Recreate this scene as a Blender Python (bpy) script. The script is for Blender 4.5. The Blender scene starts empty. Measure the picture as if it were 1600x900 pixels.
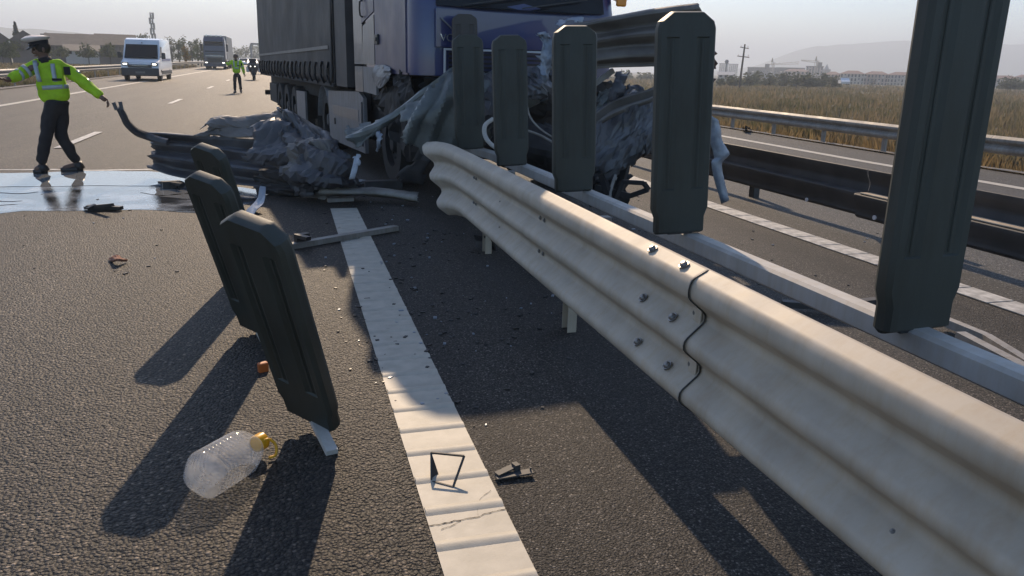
import bpy, bmesh, math, random
import numpy as np
from mathutils import Vector, Matrix, noise
from math import radians, sin, cos, pi, atan2, sqrt

random.seed(7)
SC = bpy.context.scene
COL = SC.collection

# ------------------------------------------------------------------ camera
FPX, CAMH = 1190.0, 1.5                      # focal length in pixels of a 1600 wide frame, eye height
CM = Matrix(((0.96112669, -0.05327453, 0.27091938),
             (-0.27497626, -0.2734271, 0.92175142),
             (0.02497082, -0.96041629, -0.27744732)))   # columns: right, down, forward
cam_d = bpy.data.cameras.new('camera')
cam_d.sensor_width = 36.0
cam_d.lens = FPX / 1600 * 36
cam_d.clip_start, cam_d.clip_end = 0.05, 20000
cam = bpy.data.objects.new('camera', cam_d)
COL.objects.link(cam)
mw = Matrix.Identity(4)
for i in range(3):
    mw[i][0], mw[i][1], mw[i][2] = CM[i][0], -CM[i][1], -CM[i][2]
mw[2][3] = CAMH
cam.matrix_world = mw
SC.camera = cam

# ------------------------------------------------------------------ world, sun, exposure
SUN = Vector((0.20, 1.53, 1.0)).normalized()
world = bpy.data.worlds.new('World')
SC.world = world
world.use_nodes = True
wn = world.node_tree
bg = wn.nodes['Background']
sky = wn.nodes.new('ShaderNodeTexSky')
sky.sky_type = 'NISHITA'
sky.sun_disc = False
sky.sun_elevation = math.asin(SUN.z)
sky.sun_rotation = atan2(SUN.x, SUN.y)
sky.altitude = 100
sky.air_density, sky.dust_density, sky.ozone_density = 1.0, 0.5, 3.8
wn.links.new(sky.outputs[0], bg.inputs[0])
bg.inputs[1].default_value = 0.15
sun_d = bpy.data.lights.new('sun', 'SUN')
sun_d.energy = 4.7
sun_d.angle = radians(0.53)
sun_d.color = (1.0, 0.77, 0.53)
sun = bpy.data.objects.new('sun', sun_d)
COL.objects.link(sun)
sun.rotation_euler = SUN.to_track_quat('Z', 'Y').to_euler()
sun.location = (5, 40, 40)
SC.view_settings.view_transform = 'Standard'
SC.view_settings.look = 'None'
SC.view_settings.exposure = 0.30
SC.view_settings.gamma = 1.0
SC.cycles.use_denoising = True
SC.cycles.max_bounces = 8
SC.cycles.transparent_max_bounces = 12
SC.cycles.volume_bounces = 0


# ------------------------------------------------------------------ measuring helpers (photo survey -> metres)
def ray(u, v):
    return CM @ Vector((u - 800.0, v - 450.0, FPX))


def at(u, v, Y):                              # point at a given distance along the road
    d = ray(u, v)
    t = Y / d.y
    return Vector((d.x * t, Y, CAMH + d.z * t))


def gp(u, v, z=0.0):                          # point on the horizontal plane z
    d = ray(u, v)
    t = (z - CAMH) / d.z
    return Vector((d.x * t, d.y * t, z))


def zr(y):                                    # the road climbs very gently away from the camera
    return 0.005 * (max(12.0, min(y, 120.0)) - 12.0)


# ------------------------------------------------------------------ materials
def nodes_of(m):
    m.use_nodes = True
    nt = m.node_tree
    return nt, nt.nodes['Principled BSDF']


def mat(name, c1, c2=None, rough=0.6, metal=0.0, scale=6.0, bump=0.0, bscale=None, spec=0.5, coat=0.0,
        dist=0.01, rvar=0.0, detail=5.0, ramp=(0.35, 0.68)):
    m = bpy.data.materials.new(name)
    nt, p = nodes_of(m)
    N, L = nt.nodes, nt.links
    p.inputs['Roughness'].default_value = rough
    p.inputs['Metallic'].default_value = metal
    p.inputs['Specular IOR Level'].default_value = spec
    p.inputs['Coat Weight'].default_value = coat
    p.inputs['Base Color'].default_value = (*c1, 1)
    tc = N.new('ShaderNodeTexCoord')
    if c2 is not None or rvar:
        nz = N.new('ShaderNodeTexNoise')
        nz.inputs['Scale'].default_value = scale
        nz.inputs['Detail'].default_value = detail
        L.new(tc.outputs['Object'], nz.inputs['Vector'])
        cr = N.new('ShaderNodeValToRGB')
        cr.color_ramp.elements[0].position, cr.color_ramp.elements[1].position = ramp
        cr.color_ramp.elements[0].color = (*c1, 1)
        cr.color_ramp.elements[1].color = (*(c2 or c1), 1)
        L.new(nz.outputs['Fac'], cr.inputs[0])
        L.new(cr.outputs[0], p.inputs['Base Color'])
        if rvar:
            mr = N.new('ShaderNodeMapRange')
            mr.inputs[1].default_value, mr.inputs[2].default_value = 0.3, 0.7
            mr.inputs[3].default_value, mr.inputs[4].default_value = rough - rvar, rough + rvar
            L.new(nz.outputs['Fac'], mr.inputs[0])
            L.new(mr.outputs[0], p.inputs['Roughness'])
    if bump:
        nb = N.new('ShaderNodeTexNoise')
        nb.inputs['Scale'].default_value = bscale or scale * 6
        nb.inputs['Detail'].default_value = 6
        L.new(tc.outputs['Object'], nb.inputs['Vector'])
        bp = N.new('ShaderNodeBump')
        bp.inputs['Strength'].default_value = bump
        bp.inputs['Distance'].default_value = dist
        L.new(nb.outputs['Fac'], bp.inputs['Height'])
        L.new(bp.outputs[0], p.inputs['Normal'])
    return m


def asphalt_mat(name, dark, light, patch, rough, bump, stone=95.0, spec=0.5):
    """Bound chippings: Voronoi stones of different greys, tar between them, wide patches of wear."""
    m = bpy.data.materials.new(name)
    nt, p = nodes_of(m)
    N, L = nt.nodes, nt.links
    tc = N.new('ShaderNodeTexCoord')
    wob = N.new('ShaderNodeTexNoise')
    wob.inputs['Scale'].default_value = stone * 0.8
    L.new(tc.outputs['Object'], wob.inputs['Vector'])
    add = N.new('ShaderNodeMixRGB')
    add.blend_type = 'LINEAR_LIGHT'
    add.inputs[0].default_value = 0.006
    L.new(tc.outputs['Object'], add.inputs[1])
    L.new(wob.outputs['Color'], add.inputs[2])
    vo = N.new('ShaderNodeTexVoronoi')
    vo.inputs['Scale'].default_value = stone
    L.new(add.outputs[0], vo.inputs['Vector'])
    rnd = N.new('ShaderNodeSeparateColor')
    L.new(vo.outputs['Color'], rnd.inputs[0])
    cr = N.new('ShaderNodeValToRGB')
    e = cr.color_ramp.elements
    e[0].position, e[0].color = 0.0, (*dark, 1)
    e[1].position, e[1].color = 0.93, (*light, 1)
    e.new(0.55).color = (*[0.6 * a + 0.4 * b for a, b in zip(dark, light)], 1)
    e.new(0.985).color = (*[min(1, 2.3 * c) for c in light], 1)
    L.new(rnd.outputs[0], cr.inputs[0])
    big = N.new('ShaderNodeTexNoise')
    big.inputs['Scale'].default_value = 0.55
    big.inputs['Detail'].default_value = 8
    big.inputs['Roughness'].default_value = 0.62
    mp = N.new('ShaderNodeMapping')
    mp.inputs['Scale'].default_value = (1.0, 0.22, 1.0)
    L.new(tc.outputs['Object'], mp.inputs[0])
    L.new(mp.outputs[0], big.inputs['Vector'])
    cr2 = N.new('ShaderNodeValToRGB')
    cr2.color_ramp.elements[0].position, cr2.color_ramp.elements[1].position = 0.36, 0.66
    cr2.color_ramp.elements[0].color = (*patch, 1)
    cr2.color_ramp.elements[1].color = (1, 1, 1, 1)
    L.new(big.outputs['Fac'], cr2.inputs[0])
    mul = N.new('ShaderNodeMixRGB')
    mul.blend_type = 'MULTIPLY'
    mul.inputs[0].default_value = 1.0
    tar = N.new('ShaderNodeMapRange')              # bitumen shows dark between the chippings
    tar.inputs[1].default_value, tar.inputs[2].default_value = 0.34, 0.66
    tar.inputs[3].default_value, tar.inputs[4].default_value = 1.0, 0.22
    L.new(vo.outputs['Distance'], tar.inputs[0])
    mt_ = N.new('ShaderNodeMixRGB')
    mt_.blend_type = 'MULTIPLY'
    mt_.inputs[0].default_value = 1.0
    L.new(cr.outputs[0], mt_.inputs[1])
    L.new(tar.outputs[0], mt_.inputs[2])
    L.new(mt_.outputs[0], mul.inputs[1])
    L.new(cr2.outputs[0], mul.inputs[2])
    L.new(mul.outputs[0], p.inputs['Base Color'])
    p.inputs['Roughness'].default_value = rough
    p.inputs['Specular IOR Level'].default_value = spec
    trk = N.new('ShaderNodeTexNoise')              # wheel tracks and dribbled oil run along the lane
    trk.inputs['Scale'].default_value = 1.0
    trk.inputs['Detail'].default_value = 4
    mp2 = N.new('ShaderNodeMapping')
    mp2.inputs['Scale'].default_value = (1.5, 0.035, 1.0)
    L.new(tc.outputs['Object'], mp2.inputs[0])
    L.new(mp2.outputs[0], trk.inputs['Vector'])
    tm = N.new('ShaderNodeMapRange')
    tm.inputs[1].default_value, tm.inputs[2].default_value = 0.32, 0.66
    tm.inputs[3].default_value, tm.inputs[4].default_value = 0.68, 1.22
    L.new(trk.outputs['Fac'], tm.inputs[0])
    mu2 = N.new('ShaderNodeMixRGB')
    mu2.blend_type = 'MULTIPLY'
    mu2.inputs[0].default_value = 1.0
    L.new(mul.outputs[0], mu2.inputs[1])
    L.new(tm.outputs[0], mu2.inputs[2])
    L.new(mu2.outputs[0], p.inputs['Base Color'])
    # relief: rounded stones, each standing at its own height
    inv = N.new('ShaderNodeMath')
    inv.operation = 'MULTIPLY_ADD'
    inv.inputs[1].default_value = -0.9
    inv.inputs[2].default_value = 0.8
    L.new(vo.outputs['Distance'], inv.inputs[0])
    ht = N.new('ShaderNodeMath')
    ht.operation = 'MULTIPLY_ADD'
    ht.inputs[1].default_value = 0.55
    L.new(rnd.outputs[1], ht.inputs[0])
    L.new(inv.outputs[0], ht.inputs[2])
    bp = N.new('ShaderNodeBump')
    bp.inputs['Strength'].default_value = bump
    bp.inputs['Distance'].default_value = 0.010
    L.new(ht.outputs[0], bp.inputs['Height'])
    L.new(bp.outputs[0], p.inputs['Normal'])
    return m


def hivis(name, c):
    m = mat(name, c, tuple(x * 0.72 for x in c), rough=0.7, scale=9, bump=0.35, bscale=22, dist=0.02)
    return m


M = {}
M['asphalt'] = asphalt_mat('asphalt', (0.013, 0.0115, 0.010), (0.130, 0.105, 0.080), (0.60, 0.58, 0.57), 0.62, 1.0, 76, 0.35)
M['asphalt_edge'] = asphalt_mat('asphalt_edge', (0.032, 0.030, 0.028), (0.150, 0.132, 0.112), (0.62, 0.62, 0.63), 0.7, 0.7, 125, 0.3)
M['asphalt_far'] = asphalt_mat('asphalt_far', (0.04, 0.039, 0.038), (0.12, 0.114, 0.107), (0.8, 0.8, 0.8), 0.75, 0.7, 90)
M['wet'] = mat('wet_film', (0.03, 0.03, 0.03), (0.26, 0.275, 0.29), rough=0.10, spec=1.0, scale=2.6, bump=0.25, bscale=38, dist=0.004, rvar=0.06, ramp=(.42, .60), detail=9)  # pale blotches in the colour stand in for sky glints
M['paint'] = mat('road_paint', (0.37, 0.34, 0.28), (0.47, 0.43, 0.355), rough=0.6, scale=11, bump=0.25, bscale=150, dist=0.003)
M['paint_worn'] = mat('worn_road_paint', (0.28, 0.27, 0.25), (0.58, 0.56, 0.52), rough=0.6, scale=12, bump=0.3, bscale=120, dist=0.003)
M['crack'] = mat('crack_dirt', (0.05, 0.045, 0.04), rough=0.9)
M['galv'] = mat('galvanised_steel', (0.39, 0.335, 0.265), (0.50, 0.435, 0.35), rough=0.6, metal=0.0, scale=5, bump=0.12, bscale=260, rvar=0.05, dist=0.002)
M['galv_white'] = mat('pale_galvanised_tube', (0.42, 0.40, 0.365), (0.52, 0.495, 0.455), rough=0.68, metal=0.0, scale=5, rvar=0.05)
M['galv_old'] = mat('weathered_galvanised', (0.22, 0.205, 0.185), (0.34, 0.32, 0.29), rough=0.6, metal=0.05, scale=3, rvar=0.08)
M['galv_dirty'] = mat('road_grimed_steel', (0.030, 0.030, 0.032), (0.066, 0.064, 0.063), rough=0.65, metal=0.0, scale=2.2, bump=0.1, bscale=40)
M['crumple'] = mat('crushed_steel', (0.055, 0.056, 0.060), (0.165, 0.168, 0.178), rough=0.45, metal=0.25, scale=4, bump=0.2, bscale=14, dist=0.02, rvar=0.1)
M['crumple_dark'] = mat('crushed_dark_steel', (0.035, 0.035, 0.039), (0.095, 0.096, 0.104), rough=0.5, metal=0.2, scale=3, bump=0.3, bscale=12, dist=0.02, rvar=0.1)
M['crumple_brown'] = mat('grimed_rail_back', (0.075, 0.066, 0.058), (0.17, 0.155, 0.14), rough=0.5, metal=0.25, scale=3, bump=0.15, bscale=30, rvar=0.08)
M['sheet_green'] = mat('torn_pale_sheet', (0.095, 0.105, 0.10), (0.165, 0.178, 0.172), rough=0.42, metal=0.15, scale=4, bump=0.2, bscale=16, dist=0.015)
M['bright_scrap'] = mat('bright_torn_metal', (0.19, 0.22, 0.27), (0.32, 0.355, 0.40), rough=0.4, metal=0.2, scale=12, bump=0.5, bscale=40)
M['bolt'] = mat('bolt_steel', (0.14, 0.135, 0.13), (0.26, 0.25, 0.24), rough=0.4, metal=0.6, scale=60)
M['panel'] = mat('anti_glare_plastic', (0.028, 0.033, 0.028), (0.046, 0.051, 0.043), rough=0.55, scale=3, bump=0.12, bscale=120, rvar=0.07, dist=0.003)
M['panel_brown'] = mat('dusty_anti_glare_plastic', (0.033, 0.028, 0.025), (0.05, 0.042, 0.038), rough=0.5, scale=4, rvar=0.06)
M['black'] = mat('black_plastic', (0.012, 0.012, 0.013), (0.022, 0.022, 0.023), rough=0.45, scale=20)
M['rubber'] = mat('tyre_rubber', (0.014, 0.014, 0.014), (0.026, 0.025, 0.024), rough=0.8, scale=12)
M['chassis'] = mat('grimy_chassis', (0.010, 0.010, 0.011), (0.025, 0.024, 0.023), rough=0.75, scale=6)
M['truck_blue'] = mat('blue_cab_paint', (0.030, 0.038, 0.120), (0.036, 0.046, 0.140), rough=0.32, scale=2, coat=0.6, rvar=0.05, bump=0.02, bscale=9, dist=0.02)
M['truck_side'] = mat('sky_sheen_cab_side', (0.036, 0.040, 0.098), (0.052, 0.055, 0.118), rough=0.45, scale=2.5, coat=0.12, rvar=0.08)  # cab blue greyed to paint in the sky's sheen on the flank
M['truck_grey'] = mat('grey_cab_fairing', (0.125, 0.125, 0.135), (0.165, 0.165, 0.172), rough=0.42, scale=3, coat=0.2, rvar=0.06)
M['skirt'] = mat('pale_grey_skirt', (0.155, 0.155, 0.165), (0.215, 0.215, 0.225), rough=0.5, scale=4, rvar=0.06)
M['curtain'] = mat('trailer_curtain', (0.024, 0.0235, 0.024), (0.038, 0.037, 0.037), rough=0.65, scale=1.6, bump=0.25, bscale=5, dist=0.03, rvar=0.07)
M['curtain_trim'] = mat('grey_reflective_tape', (0.11, 0.11, 0.105), (0.16, 0.16, 0.155), rough=0.5, scale=9)
M['tpost'] = mat('trailer_post', (0.036, 0.035, 0.037), (0.055, 0.053, 0.055), rough=0.6, metal=0.1, scale=4)
M['glass'] = mat('dark_glass', (0.012, 0.013, 0.015), rough=0.08, spec=0.25)
M['chrome'] = mat('bright_trim', (0.55, 0.56, 0.58), rough=0.2, metal=0.8)
M['white_trim'] = mat('white_grille_frame', (0.55, 0.56, 0.57), (0.62, 0.63, 0.64), rough=0.35, scale=8)
M['amber'] = mat('amber_plastic', (0.75, 0.26, 0.02), rough=0.3)
M['van_white'] = mat('white_van_paint', (0.60, 0.61, 0.63), (0.66, 0.67, 0.69), rough=0.3, coat=0.5, scale=2)
M['van_dark'] = mat('dark_bumper', (0.02, 0.022, 0.026), (0.03, 0.032, 0.036), rough=0.5, scale=8)
M['van_blue'] = mat('blue_side_stripe', (0.10, 0.14, 0.32), rough=0.35)
M['cab_navy'] = mat('navy_cab_paint', (0.022, 0.026, 0.055), (0.03, 0.034, 0.065), rough=0.3, coat=0.4, scale=2)
M['trailer_grey'] = mat('grey_trailer_side', (0.20, 0.20, 0.20), (0.26, 0.26, 0.255), rough=0.5, scale=2)
M['yellow'] = hivis('hi_vis_yellow', (0.52, 0.84, 0.02))
M['reflective'] = mat('retroreflective_tape', (0.34, 0.37, 0.38), (0.42, 0.45, 0.46), rough=0.35, metal=0.2, scale=25)
M['navy_cloth'] = mat('dark_uniform_cloth', (0.008, 0.008, 0.011), (0.016, 0.016, 0.02), rough=0.85, scale=14, bump=0.3, bscale=30, dist=0.01)
M['cap_white'] = mat('white_cap_cloth', (0.66, 0.60, 0.58), (0.72, 0.67, 0.64), rough=0.7, scale=20)
M['skin'] = mat('skin', (0.13, 0.07, 0.05), (0.18, 0.10, 0.07), rough=0.55, scale=14)
M['hair'] = mat('dark_hair', (0.02, 0.014, 0.01), rough=0.7)
M['foliage'] = mat('foliage', (0.036, 0.050, 0.018), (0.095, 0.112, 0.040), rough=0.7, scale=0.9)
M['foliage_gold'] = mat('autumn_foliage', (0.13, 0.085, 0.02), (0.22, 0.15, 0.04), rough=0.7, scale=1.2)
M['conifer'] = mat('conifer_needles', (0.014, 0.022, 0.012), (0.03, 0.045, 0.022), rough=0.8, scale=1.5)
M['bark'] = mat('bark', (0.045, 0.035, 0.026), (0.08, 0.065, 0.05), rough=0.9, scale=6)
M['wood'] = mat('tarred_pole', (0.035, 0.03, 0.027), (0.06, 0.05, 0.045), rough=0.85, scale=5)
M['grass_dry'] = mat('dry_grass', (0.165, 0.112, 0.050), (0.27, 0.195, 0.095), rough=0.8, scale=1.2)
M['grass_gold'] = mat('yellow_weeds', (0.40, 0.24, 0.03), (0.55, 0.34, 0.05), rough=0.8, scale=2)
M['weeds'] = mat('tall_weeds', (0.088, 0.086, 0.040), (0.205, 0.155, 0.090), rough=0.8, scale=0.35, ramp=(0.4, 0.6), detail=6)
M['field'] = mat('field_soil', (0.075, 0.062, 0.036), (0.12, 0.105, 0.05), rough=0.95, scale=0.06, bump=0.6, bscale=1.5, dist=0.2)
M['gravel'] = mat('verge_gravel', (0.11, 0.10, 0.088), (0.22, 0.20, 0.175), rough=0.9, scale=22, bump=0.7, bscale=45)
M['hill'] = mat('wooded_hill', (0.055, 0.065, 0.045), (0.10, 0.105, 0.075), rough=0.95, scale=0.004)
M['wall_grey'] = mat('grey_render', (0.055, 0.05, 0.05), (0.085, 0.078, 0.076), rough=0.85, scale=0.4)
M['wall_cream'] = mat('cream_render', (0.42, 0.38, 0.34), (0.50, 0.46, 0.41), rough=0.85, scale=0.3)
M['wall_pink'] = mat('pinkish_render', (0.36, 0.27, 0.235), (0.44, 0.34, 0.30), rough=0.85, scale=0.3)
M['roof_dark'] = mat('dark_roof_tiles', (0.045, 0.038, 0.036), (0.075, 0.062, 0.055), rough=0.8, scale=1.2)
M['roof_red'] = mat('red_roof_tiles', (0.15, 0.075, 0.06), (0.20, 0.105, 0.085), rough=0.8, scale=0.8)
M['crane'] = mat('crane_steel', (0.28, 0.24, 0.17), rough=0.6)
M['steel_grey'] = mat('grey_painted_steel', (0.16, 0.165, 0.17), (0.22, 0.225, 0.23), rough=0.5, metal=0.3, scale=3)
M['cap_yellow'] = mat('yellow_cap_plastic', (0.80, 0.40, 0.015), rough=0.35)
M['brick'] = mat('brick_red', (0.24, 0.10, 0.06), (0.30, 0.15, 0.10), rough=0.9, scale=30)
M['orange'] = mat('orange_reflector', (0.45, 0.11, 0.02), rough=0.4)
M['screen_white'] = mat('white_fairing', (0.6, 0.61, 0.63), rough=0.3)


def translucent(m, col, fac):
    nt = m.node_tree
    p = nt.nodes['Principled BSDF']
    tl = nt.nodes.new('ShaderNodeBsdfTranslucent')
    src = p.inputs['Base Color'].links
    if src:
        nt.links.new(src[0].from_socket, tl.inputs[0])
    else:
        tl.inputs[0].default_value = (*col, 1)
    mx = nt.nodes.new('ShaderNodeMixShader')
    mx.inputs[0].default_value = fac
    nt.links.new(p.outputs[0], mx.inputs[1])
    nt.links.new(tl.outputs[0], mx.inputs[2])
    nt.links.new(mx.outputs[0], nt.nodes['Material Output'].inputs['Surface'])


for nm_ in ('weeds', 'grass_dry', 'grass_gold', 'foliage', 'foliage_gold'):
    translucent(M[nm_], (.2, .2, .1), .5)
translucent(M['yellow'], (.4, .7, .02), .25)


def lamp_mat(name, col, strength):
    m = bpy.data.materials.new(name)
    nt, p = nodes_of(m)
    p.inputs['Base Color'].default_value = (*col, 1)
    p.inputs['Emission Color'].default_value = (*col, 1)
    p.inputs['Emission Strength'].default_value = strength
    return m


M['lamp'] = lamp_mat('lit_headlamp', (1.0, 0.95, 0.85), 3.0)


def streaks(m, k=0.62):
    nt = m.node_tree
    p = nt.nodes['Principled BSDF']
    N, L = nt.nodes, nt.links
    tc = N.new('ShaderNodeTexCoord')
    mp = N.new('ShaderNodeMapping')
    mp.inputs['Scale'].default_value = (6, 9, 1.1)
    nz = N.new('ShaderNodeTexNoise')
    nz.inputs['Scale'].default_value = 2.2
    nz.inputs['Detail'].default_value = 9
    nz.inputs['Roughness'].default_value = .68
    cr = N.new('ShaderNodeValToRGB')
    cr.color_ramp.elements[0].position, cr.color_ramp.elements[1].position = .34, .56
    cr.color_ramp.elements[0].color = (k, k * .95, k * .88, 1)
    cr.color_ramp.elements[1].color = (1, 1, 1, 1)
    L.new(tc.outputs['Object'], mp.inputs[0])
    L.new(mp.outputs[0], nz.inputs['Vector'])
    L.new(nz.outputs['Fac'], cr.inputs[0])
    mx = N.new('ShaderNodeMixRGB')
    mx.blend_type = 'MULTIPLY'
    mx.inputs[0].default_value = 1
    old = p.inputs['Base Color'].links[0].from_socket
    L.new(old, mx.inputs[1])
    L.new(cr.outputs[0], mx.inputs[2])
    L.new(mx.outputs[0], p.inputs['Base Color'])


for nm_, k_ in (('galv', .94), ('galv_old', .75), ('galv_white', .92), ('panel', .72), ('skirt', .7), ('truck_side', .75), ('curtain', .75), ('truck_grey', .75)):
    streaks(M[nm_], k_)


def clear_plastic():
    m = bpy.data.materials.new('clear_plastic')
    nt, p = nodes_of(m)
    N, L = nt.nodes, nt.links
    p.inputs['Base Color'].default_value = (0.86, 0.87, 0.88, 1)
    p.inputs['Roughness'].default_value = 0.09
    p.inputs['Specular IOR Level'].default_value = 1.0
    tl = N.new('ShaderNodeBsdfTranslucent')
    tl.inputs[0].default_value = (0.85, 0.85, 0.86, 1)
    tr = N.new('ShaderNodeBsdfTransparent')
    tr.inputs[0].default_value = (0.93, 0.94, 0.95, 1)
    mx1 = N.new('ShaderNodeMixShader')
    mx1.inputs[0].default_value = 0.45
    L.new(p.outputs[0], mx1.inputs[1])
    L.new(tl.outputs[0], mx1.inputs[2])
    tc = N.new('ShaderNodeTexCoord')
    nz = N.new('ShaderNodeTexNoise')
    nz.inputs['Scale'].default_value = 9
    nz.inputs['Detail'].default_value = 4
    L.new(tc.outputs['Object'], nz.inputs['Vector'])
    mr = N.new('ShaderNodeMapRange')
    mr.inputs[1].default_value, mr.inputs[2].default_value = 0.3, 0.7
    mr.inputs[3].default_value, mr.inputs[4].default_value = 0.80, 0.62
    L.new(nz.outputs['Fac'], mr.inputs[0])
    mx2 = N.new('ShaderNodeMixShader')
    L.new(mr.outputs[0], mx2.inputs[0])
    L.new(mx1.outputs[0], mx2.inputs[1])
    L.new(tr.outputs[0], mx2.inputs[2])
    L.new(mx2.outputs[0], N['Material Output'].inputs['Surface'])
    return m


M['clear'] = clear_plastic()


# ------------------------------------------------------------------ mesh collecting
def cr_interp(pts, n):
    """Catmull-Rom through pts, n steps per span."""
    if len(pts) == 2:
        return [pts[0].lerp(pts[1], i / n) for i in range(n + 1)]
    out = []
    P = [pts[0] * 2 - pts[1]] + list(pts) + [pts[-1] * 2 - pts[-2]]
    for i in range(1, len(P) - 2):
        for k in range(n):
            t = k / n
            a, b, c, d = P[i - 1], P[i], P[i + 1], P[i + 2]
            out.append(0.5 * ((2 * b) + (c - a) * t + (2 * a - 5 * b + 4 * c - d) * t * t + (3 * b - a - 3 * c + d) * t ** 3))
    out.append(pts[-1].copy())
    return out


class MB:
    def __init__(self):
        self.v, self.f, self.mi, self.mats = [], [], [], []
        self.cur = 0

    def use(self, m):
        if m not in self.mats:
            self.mats.append(m)
        self.cur = self.mats.index(m)
        return self

    def add(self, vs, fs):
        o = len(self.v)
        self.v += [Vector(p) for p in vs]
        for f in fs:
            self.f.append([o + i for i in f])
            self.mi.append(self.cur)
        return self

    def box(self, c, s, rz=0.0, mtx=None, bevel=0.0):
        x, y, z = s[0] / 2, s[1] / 2, s[2] / 2
        if bevel:
            bm = bmesh.new()
            bmesh.ops.create_cube(bm, size=1.0)
            for q in bm.verts:
                q.co = Vector((q.co.x * s[0], q.co.y * s[1], q.co.z * s[2]))
            bmesh.ops.bevel(bm, geom=bm.edges[:], offset=bevel, segments=2, affect='EDGES', profile=0.5)
            bm.verts.index_update()
            vs = [q.co.copy() for q in bm.verts]
            fs = [[q.index for q in f.verts] for f in bm.faces]
            bm.free()
        else:
            vs = [Vector(p) for p in ((-x, -y, -z), (x, -y, -z), (x, y, -z), (-x, y, -z), (-x, -y, z), (x, -y, z), (x, y, z), (-x, y, z))]
            fs = [(0, 3, 2, 1), (4, 5, 6, 7), (0, 1, 5, 4), (1, 2, 6, 5), (2, 3, 7, 6), (3, 0, 4, 7)]
        R = mtx if mtx is not None else Matrix.Rotation(rz, 3, 'Z')
        return self.add([R @ p + Vector(c) for p in vs], fs)

    def beam(self, a, b, w, h, up=Vector((0, 0, 1))):
        """A rectangular bar from a to b."""
        a, b = Vector(a), Vector(b)
        d = b - a
        L = d.length
        d.normalize()
        s = d.cross(up)
        if s.length < 1e-4:
            s = d.cross(Vector((1, 0, 0)))
        s.normalize()
        t = s.cross(d)
        R = Matrix((s, d, t)).transposed()
        return self.box((a + b) / 2, (w, L, h), mtx=R)

    def tube(self, pts, r, n=8, cap=True, smooth=0, flat=1.0, ref=None):
        pts = [Vector(p) for p in pts]
        rs = list(r) if isinstance(r, (list, tuple)) else [r] * len(pts)
        if smooth:
            rv = cr_interp([Vector((q, 0, 0)) for q in rs], smooth)
            pts = cr_interp(pts, smooth)
            rs = [max(0.0005, q.x) for q in rv]
        vs, fs = [], []
        ref = Vector(ref) if ref is not None else None
        prev = None
        for i, p in enumerate(pts):
            d = (pts[min(i + 1, len(pts) - 1)] - pts[max(i - 1, 0)]).normalized()
            if ref is not None:
                a = ref - d * ref.dot(d)
                if a.length < 1e-3:
                    a = d.orthogonal()
            elif prev is None:
                a = d.orthogonal()
            else:
                a = prev - d * prev.dot(d)
            a.normalize()
            prev = a
            b = d.cross(a)
            for k in range(n):
                t = 2 * pi * k / n
                vs.append(p + a * cos(t) * rs[i] + b * sin(t) * rs[i] * flat)
        m = len(pts)
        for i in range(m - 1):
            for k in range(n):
                fs.append((i * n + k, i * n + (k + 1) % n, (i + 1) * n + (k + 1) % n, (i + 1) * n + k))
        if cap:
            fs.append(tuple(range(n))[::-1])
            fs.append(tuple((m - 1) * n + k for k in range(n)))
        return self.add(vs, fs)

    def loft(self, rings, cap=True, closed=True):
        n = len(rings[0])
        vs = [p for r in rings for p in r]
        fs = []
        for i in range(len(rings) - 1):
            for k in range(n if closed else n - 1):
                fs.append((i * n + k, i * n + (k + 1) % n, (i + 1) * n + (k + 1) % n, (i + 1) * n + k))
        if cap and closed:
            fs.append(tuple(range(n))[::-1])
            fs.append(tuple((len(rings) - 1) * n + k for k in range(n)))
        return self.add(vs, fs)

    def prism(self, poly, a, b):
        """poly: list of Vectors (one face); swept by vector (b-a)."""
        d = Vector(b) - Vector(a)
        return self.loft([[Vector(p) + Vector(a) for p in poly], [Vector(p) + Vector(a) + d for p in poly]])

    def ball(self, c, r, n=10, m=7, sx=1, sy=1, sz=1):
        c = Vector(c)
        rings = []
        for i in range(m + 1):
            t = pi * i / m
            rr = max(1e-4, sin(t))
            rings.append([c + Vector((cos(2 * pi * k / n) * rr * r * sx, sin(2 * pi * k / n) * rr * r * sy, -cos(t) * r * sz)) for k in range(n)])
        return self.loft(rings, cap=True)

    def disc_tube(self, c, axis, r0, r1, w, n=20):
        """A ring (tyre) centred c, between radii r0 and r1, of width w along axis."""
        c, ax = Vector(c), Vector(axis).normalized()
        a = ax.orthogonal().normalized()
        b = ax.cross(a)
        prof = [(r0, -w / 2), (r1 * 0.96, -w / 2), (r1, -w / 2 + 0.12 * w), (r1, w / 2 - 0.12 * w), (r1 * 0.96, w / 2), (r0, w / 2)]
        vs, fs = [], []
        for k in range(n):
            t = 2 * pi * k / n
            for (r, h) in prof:
                vs.append(c + ax * h + (a * cos(t) + b * sin(t)) * r)
        q = len(prof)
        for k in range(n):
            k2 = (k + 1) % n
            for i in range(q):
                j = (i + 1) % q
                fs.append((k * q + i, k2 * q + i, k2 * q + j, k * q + j))
        return self.add(vs, fs)

    def build(self, name, m=None, parent=None, smooth=False, solid=0.0, auto=None, offset=0.0, wn=False):
        me = bpy.data.meshes.new(name)
        V = self.v
        if parent is not None and parent.name in WM:
            inv = WM[parent.name].inverted()
            V = [inv @ p for p in V]
        me.from_pydata([tuple(p) for p in V], [], self.f)
        if self.mats:
            for q in self.mats:
                me.materials.append(q)
            me.polygons.foreach_set('material_index', self.mi)
        elif m is not None:
            me.materials.append(m)
        if auto is not None:
            me.polygons.foreach_set('use_smooth', [True] * len(me.polygons))
            me.set_sharp_from_angle(angle=radians(auto))
        elif smooth:
            me.polygons.foreach_set('use_smooth', [True] * len(me.polygons))
        me.update()
        o = bpy.data.objects.new(name, me)
        COL.objects.link(o)
        if parent is not None:
            o.parent = parent
            if parent.name in WM:
                WM[o.name] = WM[parent.name]
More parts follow.
